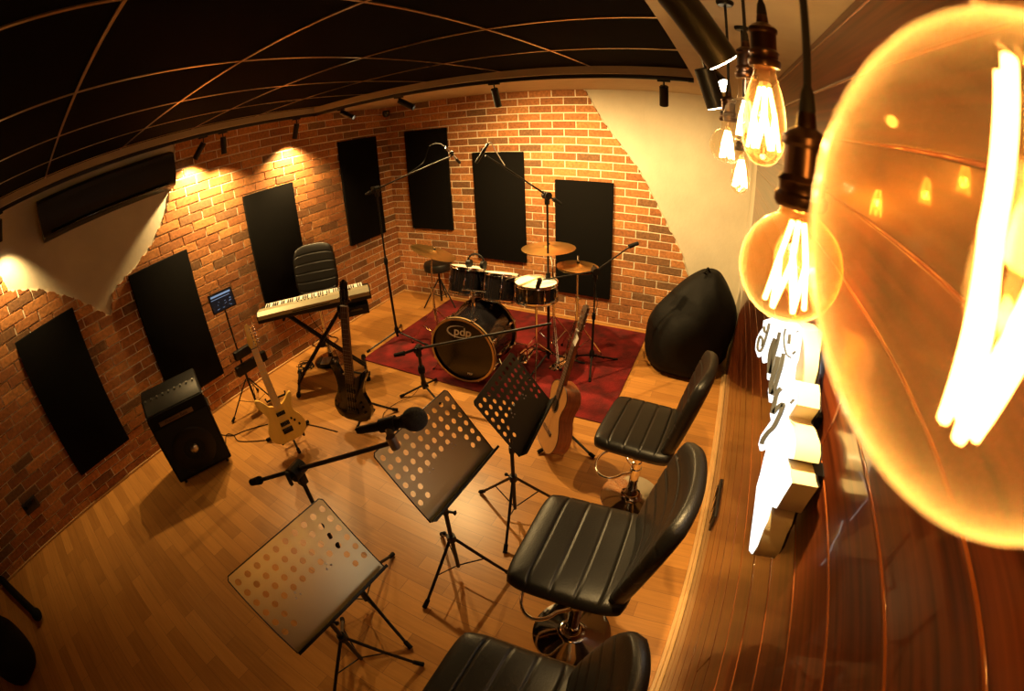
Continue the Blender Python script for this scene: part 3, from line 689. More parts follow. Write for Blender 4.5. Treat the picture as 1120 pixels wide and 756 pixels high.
    b = MB(); b.tube([(0, 0, .07), (0, 0, .62*zt_)], .0115, 12); b.cyl((0, 0, .60*zt_), (0, 0, .60*zt_+.045), .017); b.cyl((0, 0, .62*zt_), (.045, .01, .62*zt_), .007); b.ball((.05, .011, .62*zt_), .012, 10, (.6, 1, 1.3)); b.build('outer_shaft', blackmt, t)
    b = MB(); b.lathe([(0, .33), (.022, .33), (.026, .345), (.022, .375), (.0, .375)], 16); b.cyl((0, 0, .35), (-.05, .012, .35), .006); b.ball((-.052, .012, .35), .012, 10); b.build('hub', blackpl, t)
    tripod(t, .30, .345, .09, a0=rot0)
    return t
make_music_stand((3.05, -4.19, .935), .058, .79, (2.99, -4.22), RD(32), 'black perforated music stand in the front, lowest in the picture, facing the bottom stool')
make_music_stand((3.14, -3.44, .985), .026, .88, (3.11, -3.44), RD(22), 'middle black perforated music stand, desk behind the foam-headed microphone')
make_music_stand((3.27, -2.97, .98), -.10, .90, (3.20, -2.90), RD(45), 'farthest black perforated music stand, in front of the acoustic guitar', .93, mat('unlit_black_desk', (.035, .030, .022), .5, metal=.4))  # darker copy of the desk colour, painted as catching no bulb light

# ------------------------------------------------------------------ microphone stands
def mic_stand(base, clutch_z, rear, front, label, legs=.32, a0=0, knob=True, r=.009, hub=.15):
    bx, by = base; t = thing('microphone_stand', label, 'microphone stand', (bx, by, 0), 0, 'black boom microphone stands'); o = V((bx, by, 0))
    rear, front = V(rear)-o, V(front)-o; cl = V((0, 0, clutch_z))
    b = MB(); b.tube([(0, 0, .06), (0, 0, clutch_z*.55)], r*1.25, 12); b.build('lower_tube', blackmt, t)
    b = MB(); b.tube([(0, 0, clutch_z*.5), (0, 0, clutch_z-.02)], r*.85, 12); b.build('upper_tube', blackmt, t)
    b = MB(); b.lathe([(0, clutch_z*.55-.03), (r*1.8, clutch_z*.55-.03), (r*2.1, clutch_z*.55), (r*1.6, clutch_z*.55+.035), (0, clutch_z*.55+.035)], 16); b.build('height_grip', rubber, t)
    d = (front-rear).normalized()
    b = MB(); b.tube([cl-d*(cl-rear).length, front], r*.72, 10) if False else b.tube([rear, cl, front], [r*.72, r*.8, r*.62], 10); b.build('boom_arm', blackmt, t)
    b = MB(); b.cyl(rear-d*.07, rear+d*.02, .016, .019, 16); b.build('counterweight', rubber, t)
    side = d.cross(V((0, 0, 1))).normalized()
    ck = 1.35; b = MB(); b.cyl(cl-side*.03, cl+side*.04, .024*ck, n=20); b.box(cl+V((0, 0, -.04)), (.038, .038, .075), bev=.006); b.cyl(cl+side*.03, cl+side*.05, .010); b.box(cl+side*.058, (.016, .016, .07), bev=.005); b.cyl(cl-d*.03, cl+d*.04, .016); b.build('clutch', blackpl, t)
    b = MB(); b.lathe([(0, hub-.05), (.02, hub-.05), (.026, hub-.03), (.026, hub), (.018, hub+.03), (0, hub+.03)], 16); b.box((.035, 0, hub-.02), (.03, .012, .03), bev=.004); b.build('hub', blackpl, t)
    tripod(t, legs, hub-.03, .07, a0=a0, rad=.0095, brace=hub > .2)
    return t
def pencil_mic(p, d, label, L_=.15, r=.0105, body=steel, cab=None):
    p, d = V(p), V(d).normalized(); M = Matrix.Translation(p) @ d.to_track_quat('Z', 'Y').to_matrix().to_4x4()
    t = thing('microphone', label, 'microphone', M=M)
    b = MB(); b.lathe([(0, -L_/2), (r*.8, -L_/2), (r, -L_/2+.006), (r, L_/2-.01), (0, L_/2-.01)], 16); b.build('body', body, t)
    b = MB(); b.lathe([(0, L_/2-.012), (r*1.25, L_/2-.012), (r*1.3, L_/2+.03), (r*.9, L_/2+.045), (0, L_/2+.05)], 16); b.build('grille', blackmt, t)
    b = MB(); b.cyl((0, 0, -.02), (0, 0, .02), r*1.35); b.box((0, r*1.6, 0), (.012, .02, .022), bev=.003); b.build('clip', blackpl, t)
    return t
def cable(pts, label, r=.0028, m_=rubber, name='cable'):
    b = MB(); b.tube(catmull(pts, 8), r, 6); o = b.build(name, m_); tag(o, label, 'cable'); return o
# overhead left of the drums
P = V((2.30, -1.85, 2.035))
def at(px, py, dist): return CAM+cam_ray(px, py)*dist
m1 = at(493, 170, 3.75); cl1 = V((.96, -1.29, 1.70))
mic_stand((.96, -1.29), 1.70, cl1-(m1-cl1).normalized()*.12, m1-V((0, 0, .01)), 'tall black boom microphone stand between the keyboard and the drum kit', legs=.38, a0=RD(245), r=.011)
a_, c_ = at(486, 160, 3.72), at(501, 176, 3.78)
pencil_mic((a_+c_)/2, c_-a_, 'slim overhead microphone at the end of the left tall boom, over the drums')
cable([a_+V((0, 0, 0)), at(480, 157, 3.8), at(470, 160, 3.9), at(464, 176, 3.95), at(458, 182, 3.9), cl1+(m1-cl1)*.45], 'black cable looping from the left overhead microphone back to its boom', .003)
# overhead centre
cl2 = V((2.67, -1.09, 1.62)); m2 = at(531, 170, 3.5)
mic_stand((2.67, -1.09), 1.62, at(607, 219, 3.86), m2, 'tall black boom microphone stand rising in front of the middle of the back wall', legs=.34, a0=RD(20), r=.011)
a_, c_ = at(534, 157, 3.45), at(524, 173, 3.5)
pencil_mic((a_+c_)/2, c_-a_, 'slim black overhead microphone at the end of the middle boom', body=blackmt)
cable([a_, at(537, 156, 3.45), at(542, 165, 3.5), at(548, 175, 3.55), at(552, 181, 3.6)], 'pale cable from the middle overhead microphone down to its boom', .0035, white)
# snare mic
cl3 = V((3.07, -.98, .965)); 
mic_stand((3.07, -.98), .965, at(690, 269, 3.75), at(594, 306, 3.62), 'low black boom microphone stand at the right of the drums, boom reaching over the snare', legs=.28, a0=RD(-75))
pencil_mic(at(590, 308, 3.6), (-.4, .3, -.9), 'short black microphone aimed at the snare drum', L_=.07, r=.015, body=blackmt)
cable([at(646, 302, 3.75)+V((.03, 0, 0)), at(652, 320, 3.8), at(653, 335, 3.8), at(648, 345, 3.8)], 'black cable hanging in a loop off the snare microphone stand', .003)
# kick mic stand in front of the bass drum
kr = cam_ray(603, 354); KF = CAM+kr*((-1.80-CAM.y)/kr.y)
b4 = (1.86, -2.00); cl4 = V((*b4, .465))
mic_stand(b4, .465, at(440, 387, 3.55), KF, 'short black microphone stand in front of the bass drum, thin boom across its head', legs=.22, a0=RD(-20), hub=.12, r=.016)
cable([(1.84, -2.03, .10), (1.80, -2.12, .03), (1.71, -2.24, .006), (1.70, -2.40, .006), (1.78, -2.5, .006), (1.95, -2.62, .006)], 'thin dark cable curving on the floor in front of the bass drum', .0025)
# vocal mic
cl5 = V((2.78, -3.90, 1.10)); fr5 = V((3.377, -3.883, 1.479))
mic_stand((2.78, -3.90), 1.10, at(282, 526, 1.97), fr5, 'black boom microphone stand in the front, tripod behind the nearest music stand', legs=.37, a0=RD(-16), r=.012, hub=.30)
a_, c_ = at(391, 471, 1.27), at(452, 459, 1.20)
d = (c_-a_).normalized(); Lm = (c_-a_).length; M = Matrix.Translation(a_) @ d.to_track_quat('Z', 'Y').to_matrix().to_4x4()
t = thing('microphone', 'handheld vocal microphone with black foam ball at the end of the front boom', 'microphone', M=M)
b = MB(); b.lathe([(0, 0), (.010, .0), (.0115, .01), (.017, Lm-.035), (.020, Lm-.03), (.020, Lm-.015), (0, Lm-.015)], 24); b.build('handle', blackmt, t)
b = MB(); b.ball((0, 0, Lm+.004), .034, 24, (1, 1, 1.08)); b.build('foam_windscreen', mat('foam', (.018, .017, .016), .95, bump=1, bscale=260), t, ang=180)
b = MB(); b.lathe([(.0, Lm*.42), (.0195, Lm*.42), (.0225, Lm*.70), (.0, Lm*.70)], 20); b.build('clip', blackpl, t)
b = MB(); p_ = M.inverted() @ fr5; b.tube([p_, V((0, 0, Lm*.55))], .012, 10); b.cyl(p_-V((0, .02, 0)), p_+V((0, .02, 0)), .014); b.build('swivel', steel, t)

# ------------------------------------------------------------------ drum kit
def lugs(t, r, z0, z1, n):
    b = MB(); x = r+.010; b.box((x*.995, 0, (z0+z1)/2), (.018, .018, min(.07, abs(z1-z0)*.5)), bev=.004); b.cyl((x, 0, z0), (x, 0, z1), .003, n=6)
    o = b.build('lug', chrome, t)
    for i in range(1, n):
        q = o.copy(); COL.objects.link(q); q.parent = t; q.rotation_euler = (0, 0, 2*pi*i/n)
def drum(name, label, cat, M, r, L_, n, head, hoop=chrome, shellm=blackgl, badge=True, group='drums of the black kit'):
    t = thing(name, label, cat, M=M, group=group)
    b = MB(); b.lathe([(r-.006, 0), (r, 0), (r, L_), (r-.006, L_)], 48, closed=True); b.build('shell', shellm, t)
    b = MB(); b.lathe([(0, L_+.004), (r*.97, L_+.004), (r+.001, L_-.004), (r+.001, L_-.008)], 48); b.build('drum_head', head, t)
    b = MB(); b.lathe([(0, -.004), (r*.97, -.004), (r+.001, .004), (r+.001, .008)], 48); b.build('bottom_head', drumblk, t)
    for z in (0, L_):
        s_ = 1 if z else -1
        b = MB(); b.lathe([(r+.002, z-.014*s_), (r+.010, z-.014*s_), (r+.007, z-.010*s_), (r+.007, z+.006*s_), (r+.012, z+.009*s_), (r+.010, z+.012*s_), (r+.002, z+.011*s_)], 48, closed=True); b.build('hoop', hoop, t)
    lugs(t, r, .0, L_, n)
    if badge:
        b = MB(); a = RD(-70); b.ball(((r+.001)*cos(a), (r+.001)*sin(a), L_*.6), .02, 14, (1.2, .4, .7), None); b.build('badge', steel, t)
    return t
# bass drum, axis along y
BC = V((2.106, -1.709, .340)); ya = .066; bd_r, bd_d = .300, .50
dirb = V((-sin(ya), cos(ya), 0)); Mb = frame(BC+dirb*bd_d, (0, 0, 1), -dirb)   # z axis toward the camera side
t = thing('bass_drum', 'black bass drum lying on its side on the red rug, logo on its front head', 'drum', M=Mb)
b = MB(); b.lathe([(bd_r-.008, .03), (bd_r, .03), (bd_r, bd_d-.03), (bd_r-.008, bd_d-.03)], 64, closed=True); b.build('shell', blackgl, t)
b = MB(); b.lathe([(0, bd_d-.020), (bd_r*.98, bd_d-.020), (bd_r, bd_d-.026)], 64); b.build('front_head', drumblk, t)
b = MB(); b.lathe([(0, .02), (bd_r*.98, .02), (bd_r, .026)], 64); b.build('batter_head', drumblk, t)
for z0 in (0, bd_d-.04):
    b = MB(); b.lathe([(bd_r+.002, z0), (bd_r+.018, z0), (bd_r+.018, z0+.04), (bd_r-.003, z0+.04)], 64, closed=True); hp = b.build('hoop', blackgl, t)
    zz = z0+.0402 if z0 else z0-.0002
    b = MB(); b.lathe([(bd_r-.002, zz-.001), (bd_r+.0155, zz-.001), (bd_r+.0155, zz+.0012), (bd_r-.002, zz+.0012)], 64, closed=True); b.lathe([(bd_r+.0175, z0+.012), (bd_r+.0195, z0+.012), (bd_r+.0195, z0+.028), (bd_r+.0175, z0+.028)], 64, closed=True); b.build('hoop_inlay', hoopm, hp)
for z0, z1 in ((.02, .14), (bd_d-.14, bd_d-.02)):
    b = MB(); x = bd_r+.012; b.box((x, 0, (z0+z1)/2), (.024, .024, .06), bev=.006); b.cyl((x*1.03, 0, z0), (x*1.03, 0, z1), .0035, n=6); b.box((x*1.045, 0, z0 if z0 < .1 else z1), (.014, .030, .026), bev=.003)
    o_ = b.build('lug', chrome, t); o_.rotation_euler = (0, 0, pi/8)
    for i in range(1, 8): q_ = o_.copy(); COL.objects.link(q_); q_.parent = t; q_.rotation_euler = (0, 0, pi/8+2*pi*i/8)
b = MB(); b.text('pdp', .115, .001, Matrix.Translation((.01, .180, bd_d-.0175)), .15)
sw = []
for i in range(31):
    a = RD(70+250*i/30); sw.append((-.0+.125*cos(a)-.01, .180+.056*sin(a), bd_d-.0175))
b.tube(sw, [.0012+.006*sin(pi*i/30) for i in range(31)], 6); b.build('logo', white, t)
b = MB(); b.text('PDP', .03, .0008, Matrix.Translation((.05, -.235, bd_d-.0175))); b.build('small_logo', white, t)
for sgn in (-1, 1):
    b = MB(); b.tube([(sgn*.26, -.12, bd_d*.62), (sgn*.40, -.345+.014, bd_d*.80)], .008, 8); lg = b.build('spur', chrome, t)
    b = MB(); b.ball((sgn*.40, -.325, bd_d*.80), .013); b.build('rubber_foot', rubber, lg)
b = MB(); b.cyl((0, bd_r-.01, .22), (0, bd_r+.05, .22), .022); b.tube([(0, bd_r+.05, .22), (0, bd_r+.14, .20)], .013, 12); b.box((0, bd_r+.14, .2), (.05, .03, .03), bev=.006); b.tube([(-.12, bd_r+.15, .19), (.12, bd_r+.15, .19)], .008, 10); b.build('tom_mount', chrome, t)
# rack toms, tilted toward the drummer
def tiltM(c, r_tilt, dirxy): 
    ax = V((dirxy[0]*sin(r_tilt), dirxy[1]*sin(r_tilt), cos(r_tilt))); return Matrix.Translation(c) @ ax.to_track_quat('Z', 'Y').to_matrix().to_4x4()
top1 = at(511, 293, 4.12); top2 = at(546, 300, 4.0)
M1 = tiltM(top1-V((.02, .03, .235)), .34, (.1, .9)); M2 = tiltM(top2-V((0, .03, .235)), .34, (.0, .9))
drum('rack_tom', 'left black rack tom over the bass drum, headphones on its pale head', 'drum', M1, .165, .235, 6, drumhead)
drum('rack_tom', 'black rack tom on the right over the bass drum, oval badge on its shell', 'drum', M2, .158, .235, 6, drumhead)
sn = at(586, 309, 3.85); Ms = tiltM(sn-V((0, 0, .15)), .05, (0, 1))
drum('snare_drum', 'black snare drum with bright white head and a stick lying on it', 'drum', Ms, .183, .15, 8, drumhead, badge=False)
zf = sn.z-.15
t = thing('snare_stand', 'chrome snare stand under the white-headed snare drum', 'drum stand', (sn.x, sn.y, .012))
b = MB(); b.tube([(0, 0, .05), (0, 0, zf-.06)], .011, 10); b.build('tube', chrome, t)
for i in range(3):
    a = RD(50)+2*pi*i/3
    b = MB(); b.tube([(0, 0, zf-.07), (.15*cos(a), .15*sin(a), zf-.025), (.185*cos(a), .185*sin(a), zf-.01)], .007, 8); b.build('basket_arm', chrome, t)
    b = MB(); b.tube([(.01*cos(a), .01*sin(a), .26), (.26*cos(a), .26*sin(a), .012)], .007, 8); b.build('leg', chrome, t)
sd = V((sn.x, sn.y, sn.z+.016))
b = MB(); b.tube([(-.05, -.17, 0), (.05, .10, .004)], [.009, .006], 10); b.ball((.052, .105, .004), .008); o_ = b.build('drumstick', stickm, loc=sd+V((-.03, .0, .004))); tag(o_, 'pale wooden drumstick lying across the white snare head', 'drumstick')
hp = thing('headphones', 'black headphones resting on top of the two rack toms', 'headphones', at(521, 290, 4.0))
b = MB(); b.tube([V((.085*cos(RD(a)), 0, .085*sin(RD(a))+.02)) for a in range(-10, 191, 12)], .009, 8); b.build('headband', blackpl, hp)
for sgn in (-1, 1):
    b = MB(); b.cyl((sgn*.09, 0, .01), (sgn*.055, 0, .01), .04, .035, 20); b.build('ear_cup', blackpl, hp)
def cym_n(px, py, rx, uy, tl):
    vw = cam_ray(px, py); a = (R3.col[0]*rx+R3.col[1]*uy).normalized(); n_ = a.cross(vw).normalized(); n_ = n_ if n_.z > 0 else -n_
    return n_*cos(RD(tl))-vw*sin(RD(tl))
def cymbal(c, r, nrm, label, group='brass cymbals'):
    M = Matrix.Translation(c) @ V(nrm).normalized().to_track_quat('Z', 'Y').to_matrix().to_4x4()
    b = MB(); k = r/.23
    b.lathe([(.006, .030*k), (.02*k, .029*k), (.04*k, .020*k), (.05*k, .013*k), (.12*k, .009*k), (.19*k, .003*k), (r, -.004*k), (r, -.0055*k), (.19*k, .001*k), (.12*k, .0065*k), (.05*k, .011*k), (.04*k, .018*k), (.02*k, .027*k), (.006, .028*k)], 64, closed=True)
    t = thing('cymbal', label, 'cymbal', M=M, group=group); b.build('disc', brass, t, ang=60)
    b = MB(); b.lathe([(0, .028), (.014, .028), (.014, .040), (.008, .044), (0, .044)], 12); b.build('felt_washer', rubber, t)
    b = MB(); b.lathe([(0, .044), (.009, .044), (.009, .06), (0, .062)], 10); b.build('wing_nut', chrome, t)
    return t
def cym_stand(base, top, label, a0=0, legs=.27, boom=None, hub=.42):
    bx, by = base; t = thing('cymbal_stand', label, 'cymbal stand', (bx, by, .012), 0, 'chrome cymbal stands'); tp = V(top)-V((bx, by, .012))
    b = MB(); b.tube([(0, 0, .04), (0, 0, tp.z*.6)], .0125, 12); b.build('lower_tube', chrome, t)
    b = MB(); b.tube([(0, 0, tp.z*.55), (tp.x*.3, tp.y*.3, tp.z*.85), tp], .008, 10); b.build('upper_tube', chrome, t)
    b = MB(); b.lathe([(0, tp.z*.6-.02), (.019, tp.z*.6-.02), (.019, tp.z*.6+.02), (0, tp.z*.6+.02)], 12); b.cyl((0, 0, tp.z*.6), (.04, 0, tp.z*.6), .006); b.build('height_clamp', chrome, t)
    for i in range(3):
        a = a0+2*pi*i/3; c_, s_ = cos(a), sin(a)
        b = MB()
        for q in (-.007, .007): b.tube([(-s_*q, c_*q, hub), (c_*legs-s_*q, s_*legs+c_*q, .015)], .0045, 6)
        b.tube([(0, 0, .10), (c_*legs*.5, s_*legs*.5, hub*.5)], .0045, 6)
        lg = b.build('leg', chrome, t); f = MB(); f.ball((c_*legs, s_*legs, .012), .014); f.build('rubber_foot', rubber, lg)
    return t
c1 = at(474, 276, 4.4); c2 = at(600, 271, 4.05); c3 = at(632, 291, 4.0)
cymbal(c1, .235, cym_n(474, 276, .95, -.30, 15), 'brass cymbal on the left, above the black drum stool')
cymbal(c2, .248, cym_n(600, 271, 1, .04, 15), 'brass cymbal in the middle, highest of the three, beside the tall microphone stand')
n3 = cym_n(632, 291, 1, -.06, 17)
cymbal(c3, .192, n3, 'smaller brass hi-hat cymbal on the right, in front of the lowest back panel')
cymbal(c3-n3*.022, .192, -n3, 'lower hi-hat cymbal, the upside-down one beneath the small right cymbal')
cym_stand((c1.x-.05, c1.y-.02), c1+V((0, 0, .02)), 'chrome stand of the left cymbal, legs on the left edge of the rug', RD(200), .30)
cym_stand((c2.x+.05, c2.y), c2+V((0, 0, .02)), 'chrome stand of the highest middle cymbal', RD(-60), .30)
cym_stand((c3.x, c3.y), c3+V((0, 0, .10)), 'chrome stand of the hi-hat with pale thin rod', RD(-100), .28)
# throne and pedal
th = V((.86, -.27, 0))
t = thing('drum_stool', 'round black drum stool with thin dark legs in the left rear corner of the rug', 'stool', th)
b = MB(); b.lathe([(0, .49), (.17, .49), (.18, .50), (.182, .56), (.17, .585), (.12, .597), (0, .60)], 36); b.build('seat', leather, t)
b = MB(); b.tube([(0, 0, .06), (0, 0, .49)], .014, 12); b.build('post', blackmt, t)
for i in range(3):
    a = RD(230)+2*pi*i/3
    b = MB(); b.tube([(.015*cos(a), .015*sin(a), .36), (.24*cos(a), .24*sin(a), .012)], .009, 8); b.tube([(0, 0, .12), (.12*cos(a), .12*sin(a), .19)], .006, 6); b.build('leg', blackmt, t)
t = thing('hi_hat_pedal', 'chrome pedal plate standing on the rug under the hi-hat', 'pedal', (c3.x-.06, c3.y-.10, .012), RD(-20))
b = MB(); b.box((0, -.08, .045), (.085, .26, .010), Matrix.Rotation(RD(12), 4, 'X'), bev=.003); b.build('footboard', chrome, t)
b = MB(); b.box((0, -.02, .006), (.10, .34, .010), bev=.003); b.tube([(-.06, .10, .01), (-.06, .10, .18), (.06, .10, .18), (.06, .10, .01)], .008, 8); b.build('frame', chrome, t)
t = thing('kick_pedal', 'chrome kick pedal on the rug behind the bass drum', 'pedal', (2.10+.32, -1.08, .012), RD(8))
b = MB(); b.box((0, .06, .05), (.085, .26, .010), Matrix.Rotation(RD(-12), 4, 'X'), bev=.003); b.build('footboard', chrome, t)
b = MB(); b.box((0, .04, .006), (.10, .34, .010), bev=.003); b.tube([(-.05, -.10, .01), (-.05, -.10, .2), (.05, -.10, .2), (.05, -.10, .01)], .008, 8); b.build('frame', chrome, t)

# ------------------------------------------------------------------ guitars
def six(b, pts, r=.0006):
    b.tube(pts, r, 4)
def guitar(name, label, M, body_out, bt, bodym, neckm, boardm, headout, body_len, nut, tot, w0, w1, nst, pick, tuners, knobs, bridge, pickm=blackpl, headm=None, cat='electric guitar'):
    t = thing(name, label, cat, M=M)
    b = MB(); b.prism(smooth_closed(body_out, 4), -bt, 0, bev=.006); b.build('body', bodym, t, ang=50)
    b = MB(); b.prism([(-w0/2, body_len*.78), (w0/2, body_len*.78), (w1/2, nut), (-w1/2, nut)], -.018, .004, bev=.003); b.build('neck', neckm, t)
    b = MB(); b.prism([(-w0/2, body_len*.72), (w0/2, body_len*.72), (w1/2, nut), (-w1/2, nut)], .004, .009); fb = b.build('fretboard', boardm, t)
    sl = nut-bridge
    for i in range(1, 21):
        y = nut-sl*(1-2**(-i/12))
        if y > body_len*.73:
            ww = w0+(w1-w0)*(y-body_len*.72)/(nut-body_len*.72); b = MB(); b.box((0, y, .0095), (ww*.96, .0016, .0016)); b.build('fret', steel, fb)
    b = MB(); b.prism(headout, -.014, .002, bev=.002); b.build('headstock', headm or neckm, t)
    b = MB(); b.box((0, nut+.002, .006), (w1, .005, .012)); b.build('nut', white if boardm is rosew else blackpl, t)
    for x, y, s_ in tuners:
        b = MB(); b.cyl((x, y, .002), (x, y, .014), .004, n=8); b.tube([(x, y, -.01), (x+s_*.028, y, -.01)], .003, 6); b.box((x+s_*.034, y, -.01), (.014, .018, .006), bev=.003); b.build('tuner', chrome, t)
    for i, (y, ww, hh) in enumerate(pick):
        b = MB(); b.box((0, y, .004), (ww, hh, .010), bev=.003); b.build('pickup', pickm, t)
    b = MB(); b.box((0, bridge-.008, .006), (w0*1.35, .045, .010), bev=.003); b.build('bridge', blackmt, t)
    for x, y in knobs: MB().lathe([(0, .0), (.009, .0), (.009, .012), (.007, .014), (0, .014)], 14, Matrix.Translation((x, y, 0))).build('knob', blackpl, t)
    for k in range(nst):
        b = MB(); f = (k/(nst-1)-.5); tx = tuners[k % len(tuners)][0]; b.tube([(f*w0*.85, bridge, .013), (f*w1*.8, nut+.002, .0125), (tx*.9, tuners[k % len(tuners)][1], .010)], .0006, 4); b.build('string', steel, t)
    return t
strat = [(0, 0), (.09, .006), (.145, .045), (.163, .105), (.147, .165), (.115, .215), (.107, .255), (.124, .305), (.146, .350), (.142, .375), (.118, .370), (.075, .330), (.036, .312), (-.036, .312), (-.070, .332), (-.100, .375), (-.135, .415), (-.160, .412), (-.160, .365), (-.128, .300), (-.115, .25), (-.128, .2), (-.155, .15), (-.165, .1), (-.15, .045), (-.09, .006)]
g0, g1 = V((1.37, -3.17, .13)), V((1.15, -3.12, 1.09))
Mg = frame(g0, g1-g0, (1, -.42, .3))
ho = [(-.022, .795), (.022, .795), (.032, .82), (.030, .845), (.034, .90), (.030, .955), (.010, .985), (-.014, .982), (-.022, .962), (-.016, .93), (-.030, .88), (-.036, .85), (-.034, .825)]
guitar('electric_guitar', 'blonde yellow electric guitar with maple neck on a stand beside the amplifier', Mg, strat, .042, yellow, maple, maple, ho, .40, .795, .985, .064, .050, 6,
       [(.245, .075, .032), (.155, .078, .034)], [(.018-.003*i*0, .825+.024*i, 1) for i in range(6)], [(.085, .150), (.110, .105), (.065, .175)], .105, headm=yellow)
bass_out = [(x*1.08, y*1.15) for x, y in strat]; bass_out = [(x, y if y < .3 else y*1.06) for x, y in bass_out]
g0, g1 = V((1.645, -2.70, .11)), V((1.665, -2.50, 1.25))
Mg = frame(g0, g1-g0, (.25, -1, .2))
ho = [(-.022, .96), (.022, .96), (.034, .99), (.036, 1.06), (.030, 1.14), (.0, 1.16), (-.030, 1.14), (-.036, 1.06), (-.034, .99)]
guitar('bass_guitar', 'black bass guitar with dark rosewood neck standing in front of the keyboard stand', Mg, bass_out, .042, blackgl, rosew, rosew, ho, .46, .96, 1.16, .078, .060, 4,
       [(.27, .08, .03), (.19, .08, .03)], [(-.018, 1.01, -1), (-.018, 1.09, -1), (.018, 1.01, 1), (.018, 1.09, 1)], [(.10, .14), (.12, .10), (.085, .18)], .10, headm=blackgl, cat='bass guitar')
# acoustic
g0, g1 = V((3.13, -2.32, .10)), V((3.318, -2.00, 1.15))
Mg = frame(g0, g1-g0, (-.76, -.60, .3))
ac = [(0, 0), (.09, .004), (.16, .05), (.195, .13), (.185, .20), (.145, .26), (.122, .30), (.125, .35), (.145, .41), (.135, .46), (.09, .495), (.03, .505), (-.03, .505), (-.09, .495), (-.135, .46), (-.145, .41), (-.125, .35), (-.122, .30), (-.145, .26), (-.185, .20), (-.195, .13), (-.16, .05), (-.09, .004)]
t = thing('acoustic_guitar', 'reddish wooden acoustic guitar on a stand behind the farthest music stand', 'acoustic guitar', M=Mg)
so = smooth_closed(ac, 4)
b = MB(); b.prism([(x*.995, y) for x, y in so], -.105, -.002, bev=.004); b.build('body', mahog, t, ang=50)
b = MB(); b.prism(so, -.003, .0); b.build('soundboard', spruce, t)
b = MB(); b.tube([(x, y, -.001) for x, y in so], .003, 6, closed=True); b.build('binding', mat('dark_binding', (.05, .025, .015), .4), t)
b = MB(); b.lathe([(0, .0003), (.047, .0003), (.047, .0008), (0, .0008)], 32, Matrix.Translation((0, .345, 0))); b.build('soundhole', blackfab, t)
b = MB(); b.lathe([(.049, .0004), (.058, .0004), (.058, .001), (.049, .001)], 32, Matrix.Translation((0, .345, 0)), closed=True); b.build('rosette', rosew, t)
b = MB(); b.box((0, .145, .004), (.16, .028, .008), bev=.003); b.build('bridge', rosew, t)
b = MB(); b.prism([(-.031, .50), (.031, .50), (.026, .885), (-.026, .885)], -.022, .003, bev=.004); b.box((0, .48, -.05), (.05, .05, .09), bev=.01); b.build('neck', mahog, t)
b = MB(); b.prism([(-.031, .395), (.031, .395), (.026, .885), (-.026, .885)], .003, .008); fb = b.build('fretboard', rosew, t)
for i in range(1, 19): y = .885-.65*(1-2**(-i/12)); b = MB(); b.box((0, y, .0085), (.048, .0015, .0016)); b.build('fret', steel, fb)
b = MB(); b.box((0, .888, .006), (.044, .006, .011)); b.build('nut', white, t)
b = MB(); b.prism([(-.024, .89), (.024, .89), (.037, .92), (.034, 1.05), (0, 1.065), (-.034, 1.05), (-.037, .92)], -.016, .002, bev=.002); b.build('headstock', rosew, t)
for sgn in (-1, 1):
    for i in range(3): b = MB(); b.cyl((sgn*.022, .935+.04*i, .002), (sgn*.022, .935+.04*i, .014), .004, n=8); b.box((sgn*.048, .935+.04*i, -.008), (.016, .014, .008), bev=.003); b.build('tuner', chrome, t)
for k in range(6): b = MB(); f = k/5-.5; b.tube([(f*.052, .145, .009), (f*.034, .888, .012), ((-1 if f < 0 else 1)*.022, .935+.04*(k % 3), .012)], .0006, 4); b.build('string', steel, t)
b = MB(); b.prism([(-.005, .80), (.042, .79), (.060, .85), (.012, .87)], .010, .0115); b.build('paper_tag', white, t)

def guitar_stand(c, rz, label, hgt=.42, back=.0):
    t = thing('guitar_stand', label, 'guitar stand', (c[0], c[1], 0), rz, 'black floor guitar stands')
    # local -x = back, +x = front (towards the player side of the guitar)
    b = MB(); b.tube([(-.10, 0, .10), (-.13, 0, hgt)], .009, 10); b.build('upright', blackmt, t)
    b = MB(); b.tube([(-.135, -.09, hgt+.03), (-.135, -.085, hgt), (-.135, .085, hgt), (-.135, .09, hgt+.03)], .009, 8); b.build('back_rest', rubber, t)
    for y in (-1, 1):
        b = MB(); b.tube([(-.09, 0, .14), (-.08, y*.09, .11), (.03, y*.10, .095), (.045, y*.10, .13)], .010, 8); b.build('cradle_arm', rubber, t)
    for k, a in enumerate((0, RD(125), RD(235))):
        b = MB(); r = .24 if k else .20; b.tube([(-.10, 0, .16), (-.10+r*cos(a)*1.0, r*sin(a), .014)], .010, 8); lg = b.build('leg', blackmt, t)
        f = MB(); f.cyl((-.10+r*.88*cos(a), r*.88*sin(a), .030), (-.10+(r+.015)*cos(a), (r+.015)*sin(a), .014), .015, n=12); f.build('rubber_foot', rubber, lg)
    return t
guitar_stand((1.30, -3.13), RD(-22), 'black tubular floor stand holding the yellow electric guitar')
guitar_stand((1.63, -2.60), RD(-80), 'black tubular floor stand holding the black bass guitar')
guitar_stand((3.17, -2.22), RD(-135), 'black tubular floor stand holding the wooden acoustic guitar')

